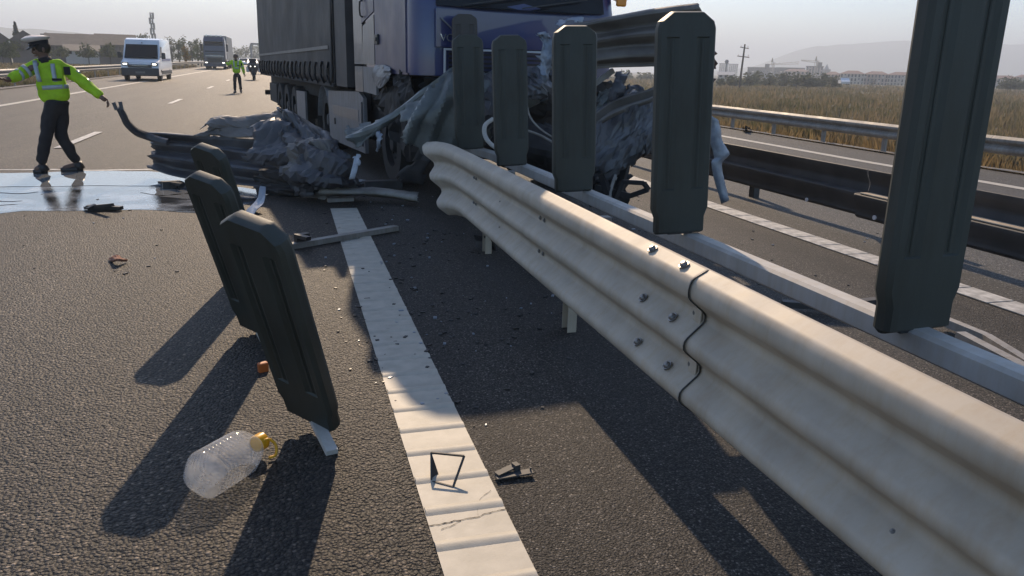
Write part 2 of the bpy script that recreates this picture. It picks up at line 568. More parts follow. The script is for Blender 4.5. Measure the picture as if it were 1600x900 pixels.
        if solid:
            md = o.modifiers.new('thickness', 'SOLIDIFY')
            md.thickness = solid
            md.offset = offset
        if wn:
            md = o.modifiers.new('flat_faces', 'WEIGHTED_NORMAL')
            md.keep_sharp = True
            md.weight = 80
        return o


WM = {}


def thing(name, label, cat, loc=(0, 0, 0), rz=0.0, group=None, rot=None):
    o = bpy.data.objects.new(name, None)
    o.empty_display_size = 0.2
    COL.objects.link(o)
    o.location = loc
    o.rotation_euler = (0, 0, rz) if rot is None else rot.to_euler()
    R = Matrix.Rotation(rz, 4, 'Z') if rot is None else rot.to_4x4()
    WM[o.name] = Matrix.Translation(Vector(loc)) @ R
    return tag(o, label, cat, group)


def tag(o, label, cat, group=None):
    o['label'], o['category'] = label, cat
    if group:
        o['group'] = group
    return o


def struct(o):
    o['kind'] = 'structure'
    return o


def stuff(o):
    o['kind'] = 'stuff'
    return o


def copy_tree(root, loc, label=None, rot=None):
    """Copy a thing with its parts and sub-parts."""
    r = root.copy()
    COL.objects.link(r)
    r.location = loc
    if rot is not None:
        r.rotation_euler = rot
    if label:
        r['label'] = label
    for ch in root.children:
        c = ch.copy()
        COL.objects.link(c)
        c.parent = r
        for g in ch.children:
            d = g.copy()
            COL.objects.link(d)
            d.parent = c
    return r


def share(src, parent, loc=None, mtx=None):
    """Another piece that shares src's mesh; loc in world metres."""
    c = src.copy()
    COL.objects.link(c)
    c.parent = parent
    if loc is not None:
        inv = WM[parent.name].inverted() if parent is not None and parent.name in WM else Matrix.Identity(4)
        c.location = inv @ Vector(loc)
    return c


def plane_grid(rows):
    nx = len(rows[0])
    vs = [p for r in rows for p in r]
    fs = []
    for j in range(len(rows) - 1):
        for i in range(nx - 1):
            fs.append((j * nx + i, j * nx + i + 1, (j + 1) * nx + i + 1, (j + 1) * nx + i))
    return vs, fs


def crumpled(rows, su=6, sv=6, waves=0.0, amp=0.0, crush=0.03, cscale=4.0, seed=0.0, tear=0.0, pleat=None, ragged=0.0):
    """A sheet through a net of surveyed points, pressed into waves across its rows and crushed by ridged noise."""
    fine = [cr_interp([Vector(p) for p in r], su) for r in rows]
    ncol = len(fine[0])
    cols = [cr_interp([fine[j][i] for j in range(len(fine))], sv) for i in range(ncol)]
    nrow = len(cols[0])
    grid = [[cols[i][j] for i in range(ncol)] for j in range(nrow)]
    rs = random.Random(int(seed * 31 + cscale * 17 + len(rows)))
    folds = []
    for ff, fw in ((.28, .9), (.42, .8), (.7, .55), (1.1, .35), (1.7, .18)):
        folds.append((Vector((rs.gauss(0, 1), rs.gauss(0, .6), rs.gauss(0, 1))).normalized(), ff, fw, rs.random()))
    out = []
    for j in range(nrow):
        row = []
        for i in range(ncol):
            du = grid[j][min(i + 1, ncol - 1)] - grid[j][max(i - 1, 0)]
            dv = grid[min(j + 1, nrow - 1)][i] - grid[max(j - 1, 0)][i]
            n = du.cross(dv)
            n = n.normalized() if n.length > 1e-9 else Vector((0, -1, 0))
            p = grid[j][i]
            t = j / (nrow - 1)
            s = Vector((seed, seed * 1.7, 0))
            h = amp * sin(2 * pi * waves * t)
            pw = p + noise.noise_vector(p * 1.9 + s) * .16
            dd = noise.voronoi(pw * cscale * .9 + s)
            d2 = noise.voronoi(pw * cscale * 2.1 - s)
            if n.dot(Vector((0, 0, CAMH)) - p) < 0:
                n = -n
            for (vd, vp), kk, cs in ((dd, 7.0, 1.0), (d2, 4.5, .5)):
                c0 = vp[0]
                loc = (pw * cscale * (.9 if cs == 1.0 else 2.1)) - c0 + (s if cs == 1.0 else -s)
                g = noise.noise_vector(c0 * 3.7)
                h += crush * kk * .22 * cs * (loc.dot(g) + .35 * noise.noise(c0 * 5.1))
            if pleat:
                x_ = i / (ncol - 1) * pleat[0] + t * pleat[1] + .35 * noise.noise(p * 1.1 + s)
                h += pleat[2] * (4 * abs(x_ - math.floor(x_) - .5) - 1)
            for (fd, ff, fw, fp) in folds:
                x_ = pw.dot(fd) * ff * cscale + fp
                h += .5 * crush * fw * (4 * abs(x_ - math.floor(x_) - .5) - 1)
            h += crush * .35 * noise.noise(p * cscale * 1.5 + s)
            q = p + n * h
            if tear and (i in (0, ncol - 1)):
                q = q + du.normalized() * tear * (noise.noise(p * 31 + s) + 0.6 * sin(j * 2.1))
            row.append(q)
        out.append(row)
    vs, fs = plane_grid(out)
    if ragged:
        keep = []
        for k, f in enumerate(fs):
            j, i = divmod(k, ncol - 1)
            e = min(i, ncol - 2 - i) / (ncol - 1) * .8
            e = min(e, min(j, nrow - 2 - j) / (nrow - 1))
            if e * 4 > ragged * (noise.noise(vs[f[0]] * 7 + Vector((seed, 0, 0))) + .25 * noise.noise(vs[f[0]] * 19)):
                keep.append(f)
        fs = keep
    return vs, fs


def skin(pts, edges, root, sub=2):
    """Grow a body surface over a skeleton: pts {name: (co, radius)}."""
    names = list(pts)
    idx = {n: i for i, n in enumerate(names)}
    me = bpy.data.meshes.new('skeleton')
    me.from_pydata([tuple(pts[n][0]) for n in names], [(idx[a], idx[b]) for a, b in edges], [])
    o = bpy.data.objects.new('skeleton', me)
    COL.objects.link(o)
    o.modifiers.new('skin', 'SKIN')
    for n in names:
        r = pts[n][1]
        sv = me.skin_vertices[0].data[idx[n]]
        sv.radius = (r, r) if not isinstance(r, tuple) else r
        sv.use_root = (n == root)
    sb = o.modifiers.new('sub', 'SUBSURF')
    sb.levels = sb.render_levels = sub
    dg = bpy.context.evaluated_depsgraph_get()
    ev = o.evaluated_get(dg)
    em = ev.to_mesh()
    vs = [v.co.copy() for v in em.vertices]
    fs = [list(p.vertices) for p in em.polygons]
    ev.to_mesh_clear()
    bpy.data.objects.remove(o)
    bpy.data.meshes.remove(me)
    return vs, fs

# ================================================================== THE SETTING
YS = [-40, -6, 0, 4, 8, 12, 20, 30, 45, 60, 80, 100, 120, 160, 220, 300, 420, 600]
XS = [(-3200, -.5), (-700, -.45), (-120, -.40), (-40, -.30), (-14, -.16), (-12.0, -.05), (-11.2, -.02), (-6, -.02), (0, -.02), (6, -.02),
      (11.2, -.02), (11.9, -.03), (12.6, -.10), (15.0, -.75), (17.5, -1.15), (60, -1.3), (400, -2.0), (3600, -3.0)]


def strip(name, m, x0, x1, dz, ys, nx=1):
    rows = []
    for y in ys:
        rows.append([Vector((x0 + (x1 - x0) * i / nx, y, zr(y) + dz)) for i in range(nx + 1)])
    vs, fs = plane_grid(rows)
    return MB().add(vs, fs).build(name, m)


rows = []
for y in [-60, -6, 4, 12, 30, 60, 90, 120, 250, 600, 1500, 5200]:
    r = []
    for x, z in XS:
        w = 1.0 if x < 13 else max(0.0, 1 - (x - 13) / 4.5)
        r.append(Vector((x, y, z + zr(y) * w)))
    rows.append(r)
vs, fs = plane_grid(rows)
struct(MB().add(vs, fs).build('ground', M['field']))

struct(strip('carriageway', M['asphalt'], -11.25, 0.67, 0.0, YS, 4))
struct(strip('paved_median', M['asphalt_edge'], 0.67, 4.86, 0.0, YS, 3))
struct(strip('opposite_carriageway', M['asphalt_far'], 4.86, 11.75, 0.0, YS, 3))
# verges: uneven gravel beside each carriageway
for nm, xa, xb, za, zb in (('gravel_verge', -12.4, -11.2, -.03, .03), ('gravel_shoulder', 11.7, 12.7, .03, -.07)):
    rows = []
    y = -6.0
    while y < 130:
        rows.append([Vector((xa + (xb - xa) * i / 5, y, zr(y) + za + (zb - za) * i / 5 + (0.03 * noise.noise(Vector((xa + i, y * 2.3, 0))) if 0 < i < 5 else 0)))
                     for i in range(6)])
        y += 0.35 if y < 40 else 1.5
    vs, fs = plane_grid(rows)
    struct(MB().add(vs, fs).build(nm, M['gravel'], smooth=True))

# ---- the ribbed edge line beside the camera, its raised ribs one by one
el = struct(strip('edge_line', M['paint'], 0.385, 0.665, 0.004, [0.2, 2, 4, 6, 8.3]))
rib = MB()
pr = [(-.030, 0), (-.020, .0042), (-.006, .0080), (.008, .0080), (.020, .0038), (.030, 0)]
rows = [[Vector((x, py, pz)) for x in (-.1385, -.05, .05, .1385)] for py, pz in pr]
vs, fs = plane_grid(rows)
rib.add(vs, [f[::-1] if False else f for f in fs])
r0 = rib.build('rib', M['paint'], smooth=True)
r0.parent = el
y, k = 0.42, 0
while y < 8.2:
    o = r0 if k == 0 else share(r0, el)
    o.location = (0.525 + random.uniform(-.002, .002), y, 0.0042)
    o.rotation_euler = (0, 0, random.uniform(-.02, .02))
    y += 0.213 + random.uniform(-.012, .012)
    k += 1
# the crack that crosses the line, with its two branches
cr = MB()


def crackline(pts, w):
    L = [Vector(p) for p in pts]
    L = cr_interp(L, 5)
    a, b = [], []
    for i, p in enumerate(L):
        q = p + Vector((0, noise.noise(p * 90) * .006, 0))
        ww = w * (0.5 + abs(noise.noise(p * 140)) * 1.6)
        a.append(q + Vector((0, ww, 0)))
        b.append(q - Vector((0, ww, 0)))
    v, f = plane_grid([b, a])
    cr.add(v, f)


cz = 0.0062
crackline([(0.385, 2.235, cz), (0.44, 2.235, cz), (0.50, 2.243, cz), (0.56, 2.245, cz), (0.605, 2.262, cz), (0.665, 2.267, cz)], .0022)
crackline([(0.42, 2.20, cz), (0.46, 2.215, cz), (0.50, 2.242, cz)], .0013)
crackline([(0.56, 2.25, cz), (0.575, 2.32, cz), (0.60, 2.36, cz), (0.645, 2.40, cz)], .0011)
cro = cr.build('crack', M['crack'])
cro.parent = el

# ---- lane dashes, the far edge line, the opposite edge lines
ys = [y for y in YS if y >= 0] + [140, 180]
struct(strip('solid_edge_line', M['paint'], -8.16, -7.92, 0.004, YS))
dash = MB().add([(-.075, 0, 0), (.075, 0, 0), (.075, 3.0, 0.0), (-.075, 3.0, 0.0)], [(0, 1, 2, 3)]).build('lane_dash', M['paint_worn'])
struct(dash)
for k in range(14):
    y = 14.5 + 13.4 * k
    o = dash if k == 0 else dash.copy()
    if k:
        COL.objects.link(o)
    o.location = (-3.72, y, zr(y + 1.5) + 0.007)
    o.rotation_euler = (math.atan((zr(y + 3) - zr(y)) / 3.0), 0, 0)
struct(strip('opposite_edge_line', M['paint'], 10.1, 10.32, 0.004, YS))
bl = struct(strip('ribbed_line', M['crack'], 4.62, 4.86, 0.0035, [1, 5, 9, 12, 20, 30]))
blk = MB().box((0, 0, .004), (.236, .345, .008), bevel=.003).build('marking_block', M['paint_worn'])
blk.parent = bl
y, k = 1.6, 0
while y < 24:
    o = blk if k == 0 else share(blk, bl)
    o.location = (4.74 + random.uniform(-.003, .003), y, zr(y) + 0.0037)
    y += 0.362
    k += 1

# ---- puddle and wet ground


def flat_patch(name, m, pts, dz, n=6):
    c = cr_interp([Vector(p) for p in pts] + [Vector(pts[0])], n)[:-1]
    c = [p + Vector((noise.noise(p * 3.1) * .05, noise.noise(p * 2.7 + Vector((9, 0, 0))) * .09, 0)) for p in c]
    return MB().add([Vector((p.x, p.y, zr(p.y) + dz)) for p in c], [tuple(range(len(c)))]).build(name, m)


M['water'] = mat('standing_water', (0.20, 0.205, 0.205), rough=0.02, spec=1.0, scale=3, bump=0.015, bscale=3.0, dist=0.01)  # pale base colour stands in for reflected sky
wet = [gp(u, v) for u, v in ((-160, 292), (60, 286), (200, 287), (310, 287), (420, 302), (340, 330), (230, 328), (120, 330), (40, 330), (-160, 345))]
struct(flat_patch('wet_patch', M['wet'], wet, 0.003))
pud = [gp(u, v) for u, v in ((-160, 272), (20, 271), (100, 269), (200, 268), (300, 271), (390, 285), (320, 289), (240, 292), (120, 291), (20, 292), (-160, 296))]
struct(flat_patch('puddle', M['water'], pud, 0.006))
for k, (u0, u1, v0, v1) in enumerate(((-40, 60, 297, 303), (-60, 40, 310, 315), (220, 300, 296, 305), (250, 340, 303, 313), (-80, 28, 317, 322))):
    q = [gp(u0, (v0 + v1) / 2), gp((u0 * 2 + u1) / 3, v0), gp((u0 + 2 * u1) / 3, v0 + 1), gp(u1, (v0 + v1) / 2), gp((u0 + 2 * u1) / 3, v1), gp((u0 * 2 + u1) / 3, v1 - 1)]
    struct(flat_patch('puddle', M['water'], q, 0.007))
# dried salt edge above the puddle
saltp = [gp(u, v) for u, v in ((-30, 265.5), (60, 264.5), (130, 266.5), (240, 264), (240, 265.5), (130, 268), (60, 266.2), (-30, 267.2))]
struct(flat_patch('dried_tide_mark', M['paint_worn'], saltp, 0.004, 4))

# ================================================================== THE NEAR BARRIER
XF = 1.39
WAVE = [(.080, .799), (.072, .8005), (.064, .799), (.022, .776), (.010, .765), (.003, .748), (0, .730), (0, .716), (.002, .702), (.012, .690), (.068, .648), (.078, .638), (.080, .627),
        (.078, .614), (.068, .603), (.012, .558), (.002, .545), (0, .530), (.002, .516), (.012, .504), (.068, .462), (.078, .450), (.080, .438),
        (.078, .426), (.068, .414), (.012, .370), (.002, .357), (0, .342), (.002, .328), (.012, .316), (.055, .286), (.072, .275), (.085, .272)]
WAVE = [(d, z if z > .716 else .716 - (.716 - z) * 1.11) for d, z in WAVE]


def rail_beam(parent, stations, name, m, lift=0.0):
    """stations: (centre x, y, z offset, lean): the triple wave profile swept along them."""
    rows = []
    st_ = []
    for k_, q_ in enumerate(stations):         # tight loops at the cut ends keep the long faces evenly shaded
        q_ = list(q_)
        if k_ == len(stations) - 1:
            e_ = q_[:]
            e_[1] -= .012
            st_.append(e_)
        st_.append(q_)
        if k_ == 0:
            e_ = q_[:]
            e_[1] += .012
            st_.append(e_)
    for (x, y, dz, lean, *ct) in st_:
        cut = ct[0] if ct else 0.0
        rows.append([Vector((x + d + lift + lean * (z - .53), y - cut * (.80 - z), z + dz)) for d, z in WAVE])
    vs, fs = plane_grid(rows)
    b = MB().add(vs, fs).build(name, m, parent, solid=0.004, auto=60, wn=True)
    return b


nb = thing('guard_rail', 'long pale triple-wave guard rail running from the photo\'s lower right corner to the wreck', 'guard rail', (XF, 4.0, 0))
rail_beam(nb, [(XF, -1.2, 0, 0), (XF, 1, 0, 0), (XF, 2.90, 0, 0)], 'beam', M['galv'], 0.006)
far_st = [(XF, 2.41, 0, 0), (XF, 4.0, 0, 0), (XF, 5.2, 0, 0), (XF, 6.2, 0, 0, .25), (XF, 6.7, -.002, 0, .7), (XF - .004, 7.1, -.004, -.01, 1.1), (XF - .02, 7.35, -.010, -.02, 1.35), (XF - .05, 7.58, -.022, -.03, 1.5), (XF - .10, 7.78, -.045, -.04, 1.6)]
rail_beam(nb, far_st, 'beam', M['galv'])
sm = MB()                                     # dark seam where the two beams overlap
sm.loft([[Vector((XF + d - .0035, y, z)) for d, z in WAVE] for y in (2.4035, 2.4095)], cap=False, closed=False)
sm.build('seam', M['black'], nb, solid=.003, smooth=True)
bm_ = MB()
bm_.tube([(0, 0, 0), (-.004, 0, 0)], .017, 12)
bm_.loft([[Vector((-.004 - h, cos(2 * pi * k / 10) * r, sin(2 * pi * k / 10) * r)) for k in range(10)] for h, r in ((0, .0125), (.004, .0115), (.0085, .007))])
bolt0 = None


def put_bolt(y, d, z, ang, sc=1.0, slot=False):
    global bolt0
    if bolt0 is None:
        bolt0 = bm_.build('bolt', M['bolt'], None, smooth=False)
        bolt0.parent = nb
        o = bolt0
    else:
        o = bolt0.copy()
        COL.objects.link(o)
    o.location = WM[nb.name].inverted() @ (Vector((XF + d, y, z)) + Vector((-cos(ang), 0, sin(ang))) * .004)
    o.rotation_euler = (0, ang, random.uniform(-.03, .03))
    o.scale = (sc, sc, sc)


TOPA = radians(45)
for (y, d, z, a) in ((2.80, .040, .7875, radians(62)), (2.53, .040, .7875, radians(62)), (2.84, .035, .565, TOPA), (2.57, .035, .565, TOPA), (2.86, .035, .357, TOPA), (2.58, .035, .357, TOPA)):
    put_bolt(y, d, z, a, 1.3)
for (y, d, z, a) in ((2.47, .078, .617, 0), (2.47, .078, .407, 0)):
    put_bolt(y, d, z, a)
for y in (4.32, 4.40, 6.10, 6.18):
    for z in (.617, .407):
        put_bolt(y, .078, z, 0, .8)
for y, z, d, a in ((5.2, .58, .035, TOPA), (5.2, .393, .035, TOPA), (1.35, .39, .035, TOPA), (0.9, .40, .03, TOPA)):
    put_bolt(y, d, z, a, .45)
for z in (.617, .407):
    MB().box((XF + .066, 2.445, z), (.006, .055, .075), bevel=.002).build('washer_plate', M['galv'], nb)


def c_post(mb, x, y, z0, z1, w=.10, d=.055, t=.005):
    pts = [(-d, -w / 2), (0, -w / 2), (0, w / 2), (-d, w / 2), (-d, w / 2 - t), (-t, w / 2 - t), (-t, -w / 2 + t), (-d, -w / 2 + t)]
    mb.loft([[Vector((x + a, y + b, z)) for a, b in pts] for z in (z0, z1)])


for y in (4.05, 6.06):
    p = MB()
    c_post(p, XF + .19, y, 0, .74)
    p.build('post', M['galv'], nb)
    p = MB()
    p.box((XF + .235, y, .66), (.30, .06, .05), bevel=.004)
    p.build('spacer', M['galv_old'], nb)

# ---- the tube behind the rail that carries the anti-glare panels
KP = 1.14                                    # the tube and its panels stand a little farther off than the rail


def pers(p, k=KP):                           # the same point farther along its sight line, kept true to the survey
    return Vector((p[0] * k, p[1] * k, CAMH + (p[2] - CAMH) * k))


tb = thing('rail_tube', 'pale grey box tube running behind the guard rail under the row of standing dark panels', 'rail', (1.93, 4.4, .67))
t = MB()
oct_ = [(-.040, -.030), (-.034, -.037), (.034, -.037), (.040, -.030), (.040, .026), (.028, .037), (-.028, .037), (-.040, .026)]
t.loft([[Vector((x + a * KP, y, z + b * KP)) for a, b in oct_] for x, y, z in [tuple(pers(q)) for q in ((1.745, -.8, .764), (1.745, 2, .764), (1.74, 5, .758), (1.735, 6.6, .748), (1.71, 7.6, .72))]])
t.v = t.v
t.build('tube', M['galv_white'], tb, auto=20)
# dark sagging deflector under the tube, near the camera
df = MB()
v, f = crumpled([[(1.62, .2, .60), (1.60, 1.0, .64), (1.60, 1.7, .66), (1.62, 2.35, .60)],
                 [(1.70, .2, .50), (1.69, 1.0, .52), (1.68, 1.7, .56), (1.68, 2.35, .57)],
                 [(1.90, .2, .44), (1.86, 1.0, .46), (1.80, 1.7, .50), (1.74, 2.35, .56)]], 6, 5, crush=.006, cscale=3)
df.add(v, f)
tag(df.build('deflector_sheet', M['crumple_dark'], smooth=True, solid=.004), 'dark curved metal sheet hanging under the pale tube by the nearest panel', 'metal sheet')


# ---- anti-glare panels
def panel_board():
    hw, th = 0.132, 0.030
    xs = [-1, -.92, -.74, -.62, -.42, -.30, .30, .42, .62, .74, .92, 1]
    groove = [0, 1, 1, 0, 0, 1, 1, 0, 0, 1, 1, 0]      # 1 = stands proud
    zs = [(0.0, .84), (.010, .88), (.075, .88), (.115, 1.0), (.20, 1.0), (.205, 1.0), (.84, 1.0), (.845, 1.0), (.880, 1.0), (.908, .93), (.942, .56), (.948, .50)]
    rings = []
    for j, (z, wsc) in enumerate(zs):
        gr = 1.0 if 5 <= j <= 6 else 0.0
        taper = .35 if j in (0, len(zs) - 1) else 1.0
        fr, bk = [], []
        for x, p in zip(xs, groove):
            dep = th * (1.0 if abs(x) < .95 else .5)
            if gr and abs(x) in (.62, .42):
                dep -= .008
            dep *= taper
            fr.append(Vector((x * hw * wsc, -dep, z)))
            bk.append(Vector((x * hw * wsc, dep, z)))
        rings.append(fr + bk[::-1])
    mb = MB().loft(rings)
    return mb


def make_panel(label, m):
    t = thing('anti_glare_panel', label, 'anti-glare panel', (0, 0, 0), group='anti-glare panels standing on the tube behind the guard rail')
    b = panel_board().build('board', m, t, auto=25)
    f = MB().box((0, 0, .006), (.12, .045, .016), bevel=.004)
    f.build('foot_plate', M['galv_dirty'], t)
    for s in (-1, 1):
        r = MB()
        r.loft([[Vector((s * .0685 + a, -.0235 + b, z)) for a, b in ((-.006, 0), (-.003, -.003), (.003, -.003), (.006, 0))] for z in (.21, .835)])
        r.build('rib', m, t)
    return t


pan0 = make_panel('tallest-looking dark anti-glare panel nearest the camera, its top cut off by the photo', M['panel'])
pl_ = [((1.785, 1.72, .80), 4, 0, None),
       ((1.675, 3.05, .80), -3, -2.5, 'second dark anti-glare panel from the camera, right of the bluish crushed sheet'),
       ((1.635, 4.30, .795), -1, -2, 'third dark anti-glare panel from the camera, left of the bluish crushed sheet'),
       ((1.625, 5.62, .785), 2, -2.5, 'fourth dark anti-glare panel from the camera, in front of the dark cavity'),
       ((1.60, 6.92, .775), 0, -2, 'fifth dark anti-glare panel from the camera, standing in front of the pale torn sheet')]
for k, (loc, rz, ly, lab) in enumerate(pl_):
    loc = pers(loc, KP if k < 4 else 1.08)
    if k == 0:
        pan0.location = loc
        pan0.rotation_euler = (radians(-1), radians(ly), radians(rz))
    else:
        pk = copy_tree(pan0, loc, lab, (radians(-1), radians(ly), radians(rz)))
for o in [q for q in COL.objects if q.parent is None and q.name.startswith('anti_glare_panel')]:
    o.scale = (KP, KP, KP)
pan0.scale = (1.20, 1.2, 1.28)
pan0.location.x -= .055
pan0.location.z -= .015
pb = make_panel('brownish anti-glare panel rising behind the fifth one, over the truck\'s lettering', M['panel_brown'])
pb.location, pb.rotation_euler = (1.84, 8.2, 1.08), (radians(-2), radians(-1), radians(-4))


def lean_panel(base, top, spin, label, post, span, src=[None]):
    base, top = Vector(base), Vector(top)
    z = (top - base).normalized()
    x = Vector((1, 0, 0))
    x = (x - z * x.dot(z)).normalized()
    y = z.cross(x)
    R = Matrix((x, y, z)).transposed() @ Matrix.Rotation(radians(spin), 3, 'Z')
    t = thing('anti_glare_panel', label, 'anti-glare panel', base, group='knocked over anti-glare panels on the left carriageway', rot=R)
    del WM[t.name]
    t.rotation_euler = R.to_euler()
    if src[0] is None:
        kz = span / .948
        b = panel_board()
        b.v = [Vector((p.x * 1.10, p.y * 1.1, p.z * kz)) for p in b.v]
        o = b.build('board', M['panel'], t, auto=25)
        e = R.inverted() @ Vector(post)
        pp = MB()
        d_ = e.normalized()
        pp.beam(e, -d_ * .10, .048, .022, up=R.inverted() @ Vector((0, 0, 1)))
        o2 = pp.build('post', M['galv_white'], t)
        ribs = []
        for s in (-1, 1):
            r = MB()
            r.loft([[Vector((s * .0755 + a, -.0258 + b_, zz)) for a, b_ in ((-.006, 0), (-.003, -.003), (.003, -.003), (.006, 0))] for zz in (.21 * kz, .835 * kz)])
            ribs.append(r.build('rib', M['panel'], t))
        src[0] = [o, o2] + ribs
    else:
        for s in src[0]:
            c = s.copy()
            COL.objects.link(c)
            c.parent = t
    return t


B1, E1 = at(491, 652, 3.04), gp(519, 707, .012)
T1 = at(391, 343, 2.62)
for B_, lab in ((B1, 'fallen dark panel leaning nearest the plastic bottle, its pale post on the road'),
                (Vector((-.395, 3.90, .967)) - (T1 - B1), 'fallen dark panel between the two other leaning ones, half hidden'),
                (Vector((-.505, 5.20, .975)) - (T1 - B1), 'fallen dark panel leaning farthest back, in front of the crushed rail heap')):
    lean_panel(B_, B_ + (T1 - B1), -44, lab, E1 - B1, (T1 - B1).length)

# ================================================================== THE DARK BARRIER ACROSS THE MEDIAN
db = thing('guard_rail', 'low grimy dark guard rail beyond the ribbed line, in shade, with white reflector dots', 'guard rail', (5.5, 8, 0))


def sweep_rail(parent, name, m, prof, ya, yb, x0=0.0, z0=0.0, step=4.0, solid=.004):
    n = max(1, int((yb - ya) / step))
    yl = [ya + (yb - ya) * i / n for i in range(n + 1)]
    yl = [ya, ya + .012] + yl[1:-1] + [yb - .012, yb]
    rows = [[Vector((x0 + a, q, z0 + zr(q) + b)) for a, b in prof] for q in yl]
    v, f = plane_grid(rows)
    return MB().add(v, f).build(name, m, parent, solid=solid, auto=50, wn=True)


UP = [(5.50, .622), (5.492, .618), (5.49, .60), (5.505, .55), (5.535, .50), (5.54, .46), (5.528, .41), (5.53, .385)]
LO = [(5.57, .398), (5.49, .393), (5.46, .388), (5.448, .375), (5.45, .34), (5.49, .27), (5.505, .22), (5.50, .19), (5.505, .165), (5.53, .150)]
yy = [(-1.5, 2.6), (2.6, 6.3), (6.3, 10.3), (10.3, 14.3), (14.3, 30)]
for a, b in yy:
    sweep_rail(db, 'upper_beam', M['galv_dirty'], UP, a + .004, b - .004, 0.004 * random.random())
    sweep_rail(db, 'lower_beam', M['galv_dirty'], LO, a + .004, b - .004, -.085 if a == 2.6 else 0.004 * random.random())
lg = MB().box((5.435, 4.43, .402), (.115, 3.6, .012), bevel=.003)  # pale ledge added jutting out so the dark beams show a sunlit strip
lg.build('sunlit_ledge', M['galv'], db)
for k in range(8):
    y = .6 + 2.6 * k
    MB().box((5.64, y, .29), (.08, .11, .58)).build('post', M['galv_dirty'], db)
for u, v in ((1261, 312), (1367, 340), (1490, 375)):
    d = ray(u, v)
    xx = 5.36 if u > 1290 else 5.446
    t = xx / d.x
    p = Vector((xx, d.y * t, CAMH + d.z * t))
    MB().tube([p, p + Vector((-.012, 0, 0))], .022, 12).build('reflector', M['cap_white'], db)

# ================================================================== OUTER GUARD RAILS
W2 = [(.06, .31), (.05, .305), (.012, .268), (0, .25), (0, .225), (.012, .205), (.068, .165), (.072, .155), (.068, .145), (.012, .105), (0, .085), (0, .06), (.012, .042), (.05, .005), (.06, 0)]


def outer_rail(label, x, zt, ya, yb, face, posts, m):
    t = thing('guard_rail', label, 'guard rail', (x, ya, zr(ya)))
    prof = [(d * face, zt - .31 + z) for d, z in W2]
    y = ya
    while y < yb:
        e = min(yb, y + 8)
        sweep_rail(t, 'beam', m, prof, y + .003, e - .003, x + 0.003 * random.random(), step=4)
        y = e
    y = ya + .7
    k = 0
    src = None
    while y < yb and k < 60:
        if src is None:
            p = MB()
            p.box((0, 0, zt / 2 - .12), (.06, .10, zt + .16), bevel=.004)
            src = p.build('post', m, None)
            src.parent = t
            o = src
        else:
            o = share(src, t)
        o.location = WM[t.name].inverted() @ Vector((x + face * .11, y, zr(y)))
        y += posts
        k += 1
    return t


outer_rail('weathered guard rail along the right verge below the dry weeds', 12.15, .55, 3.0, 130, 1, 2.0, M['galv_old'])
outer_rail('weathered guard rail along the left verge behind the officer and the white van', -11.75, .76, 8.0, 210, -1, 4.0, M['galv_old'])

# ================================================================== THE BROKEN-DOWN TRUCK
truck = thing('truck', 'big blue truck cab with grey curtain trailer stopped nose-on behind the wrecked barrier', 'truck', (1.33, 8.45, 0), radians(7))
TRW = WM.pop(truck.name)                     # its parts are built in the truck's own metres: x across, y back, z up


def plate(poly_yz, x, d, name, m, parent=truck, bev=0.0):
    """A flat side panel given in (y, z), d metres thick, its outer face at x."""
    mb = MB().loft([[Vector((x, a, b)) for a, b in poly_yz], [Vector((x + d, a, b)) for a, b in poly_yz]])
    return mb.build(name, m, parent)


def ring(z, yo, inset=0.0, yb=2.3):
    pts = [(0.0, yb), (0, .30), (.02, .15), (.08, .05), (.18, .005), (.30, -.015), (1.25, -.05), (2.2, -.015), (2.32, .005), (2.42, .05), (2.48, .15), (2.5, .30), (2.5, yb)]
    return [Vector((1.25 + (x - 1.25) * (1 - inset), y + (yo if y < 1 else 0), z)) for x, y in pts]


cab = MB().loft([ring(1.40, 0), ring(1.55, 0), ring(2.14, .01), ring(2.2, .03), ring(3.1, .24, .01), ring(3.6, .36, .02), ring(3.9, .50, .025), ring(4.02, .68, .04, 2.3)])
cab.build('cab_body', M['truck_blue'], truck, auto=40)
# left flank: panels greyed for sky sheen, with open seams between them
door = plate([(.30, 1.42), (1.60, 1.485), (1.74, 1.50), (1.74, 3.2), (.55, 3.2), (.30, 2.3)], -.012, .02, 'door', M['truck_side'])
h = MB()
h.box((-.022, 1.60, 1.80), (.03, .16, .12), bevel=.008).box((-.04, 1.60, 1.80), (.02, .10, .045), bevel=.004)
h.build('handle', M['black'], door)
plate([(1.78, 1.50), (1.78, 2.10), (2.42, 1.985), (2.50, 1.50)], -.014, .02, 'luggage_hatch', M['truck_grey'])
plate([(1.78, 2.14), (1.78, 3.2), (2.52, 3.2), (2.52, 2.02)], -.012, .02, 'side_panel', M['truck_side'])
MB().tube([(-.02, 2.35, 2.10), (-.06, 2.35, 2.12), (-.06, 2.35, 2.28), (-.02, 2.35, 2.30)], .012, 8, smooth=2).build('grab_handle', M['black'], truck)
MB().loft([[Vector((x, y, z)) for x, y in ((.0, 2.54), (.02, 3.18), (.06, 3.18), (.06, 2.54))] for z in (1.50, 3.6)]).build('air_deflector', M['truck_grey'], truck)
plate([(1.75, 1.12), (1.75, 1.46), (2.50, 1.47), (2.50, 1.14)], -.006, .03, 'side_fairing', M['skirt'])
plate([(2.54, 1.13), (2.54, 1.47), (3.05, 1.47), (3.05, 1.13)], -.004, .03, 'side_fairing', M['truck_grey'])
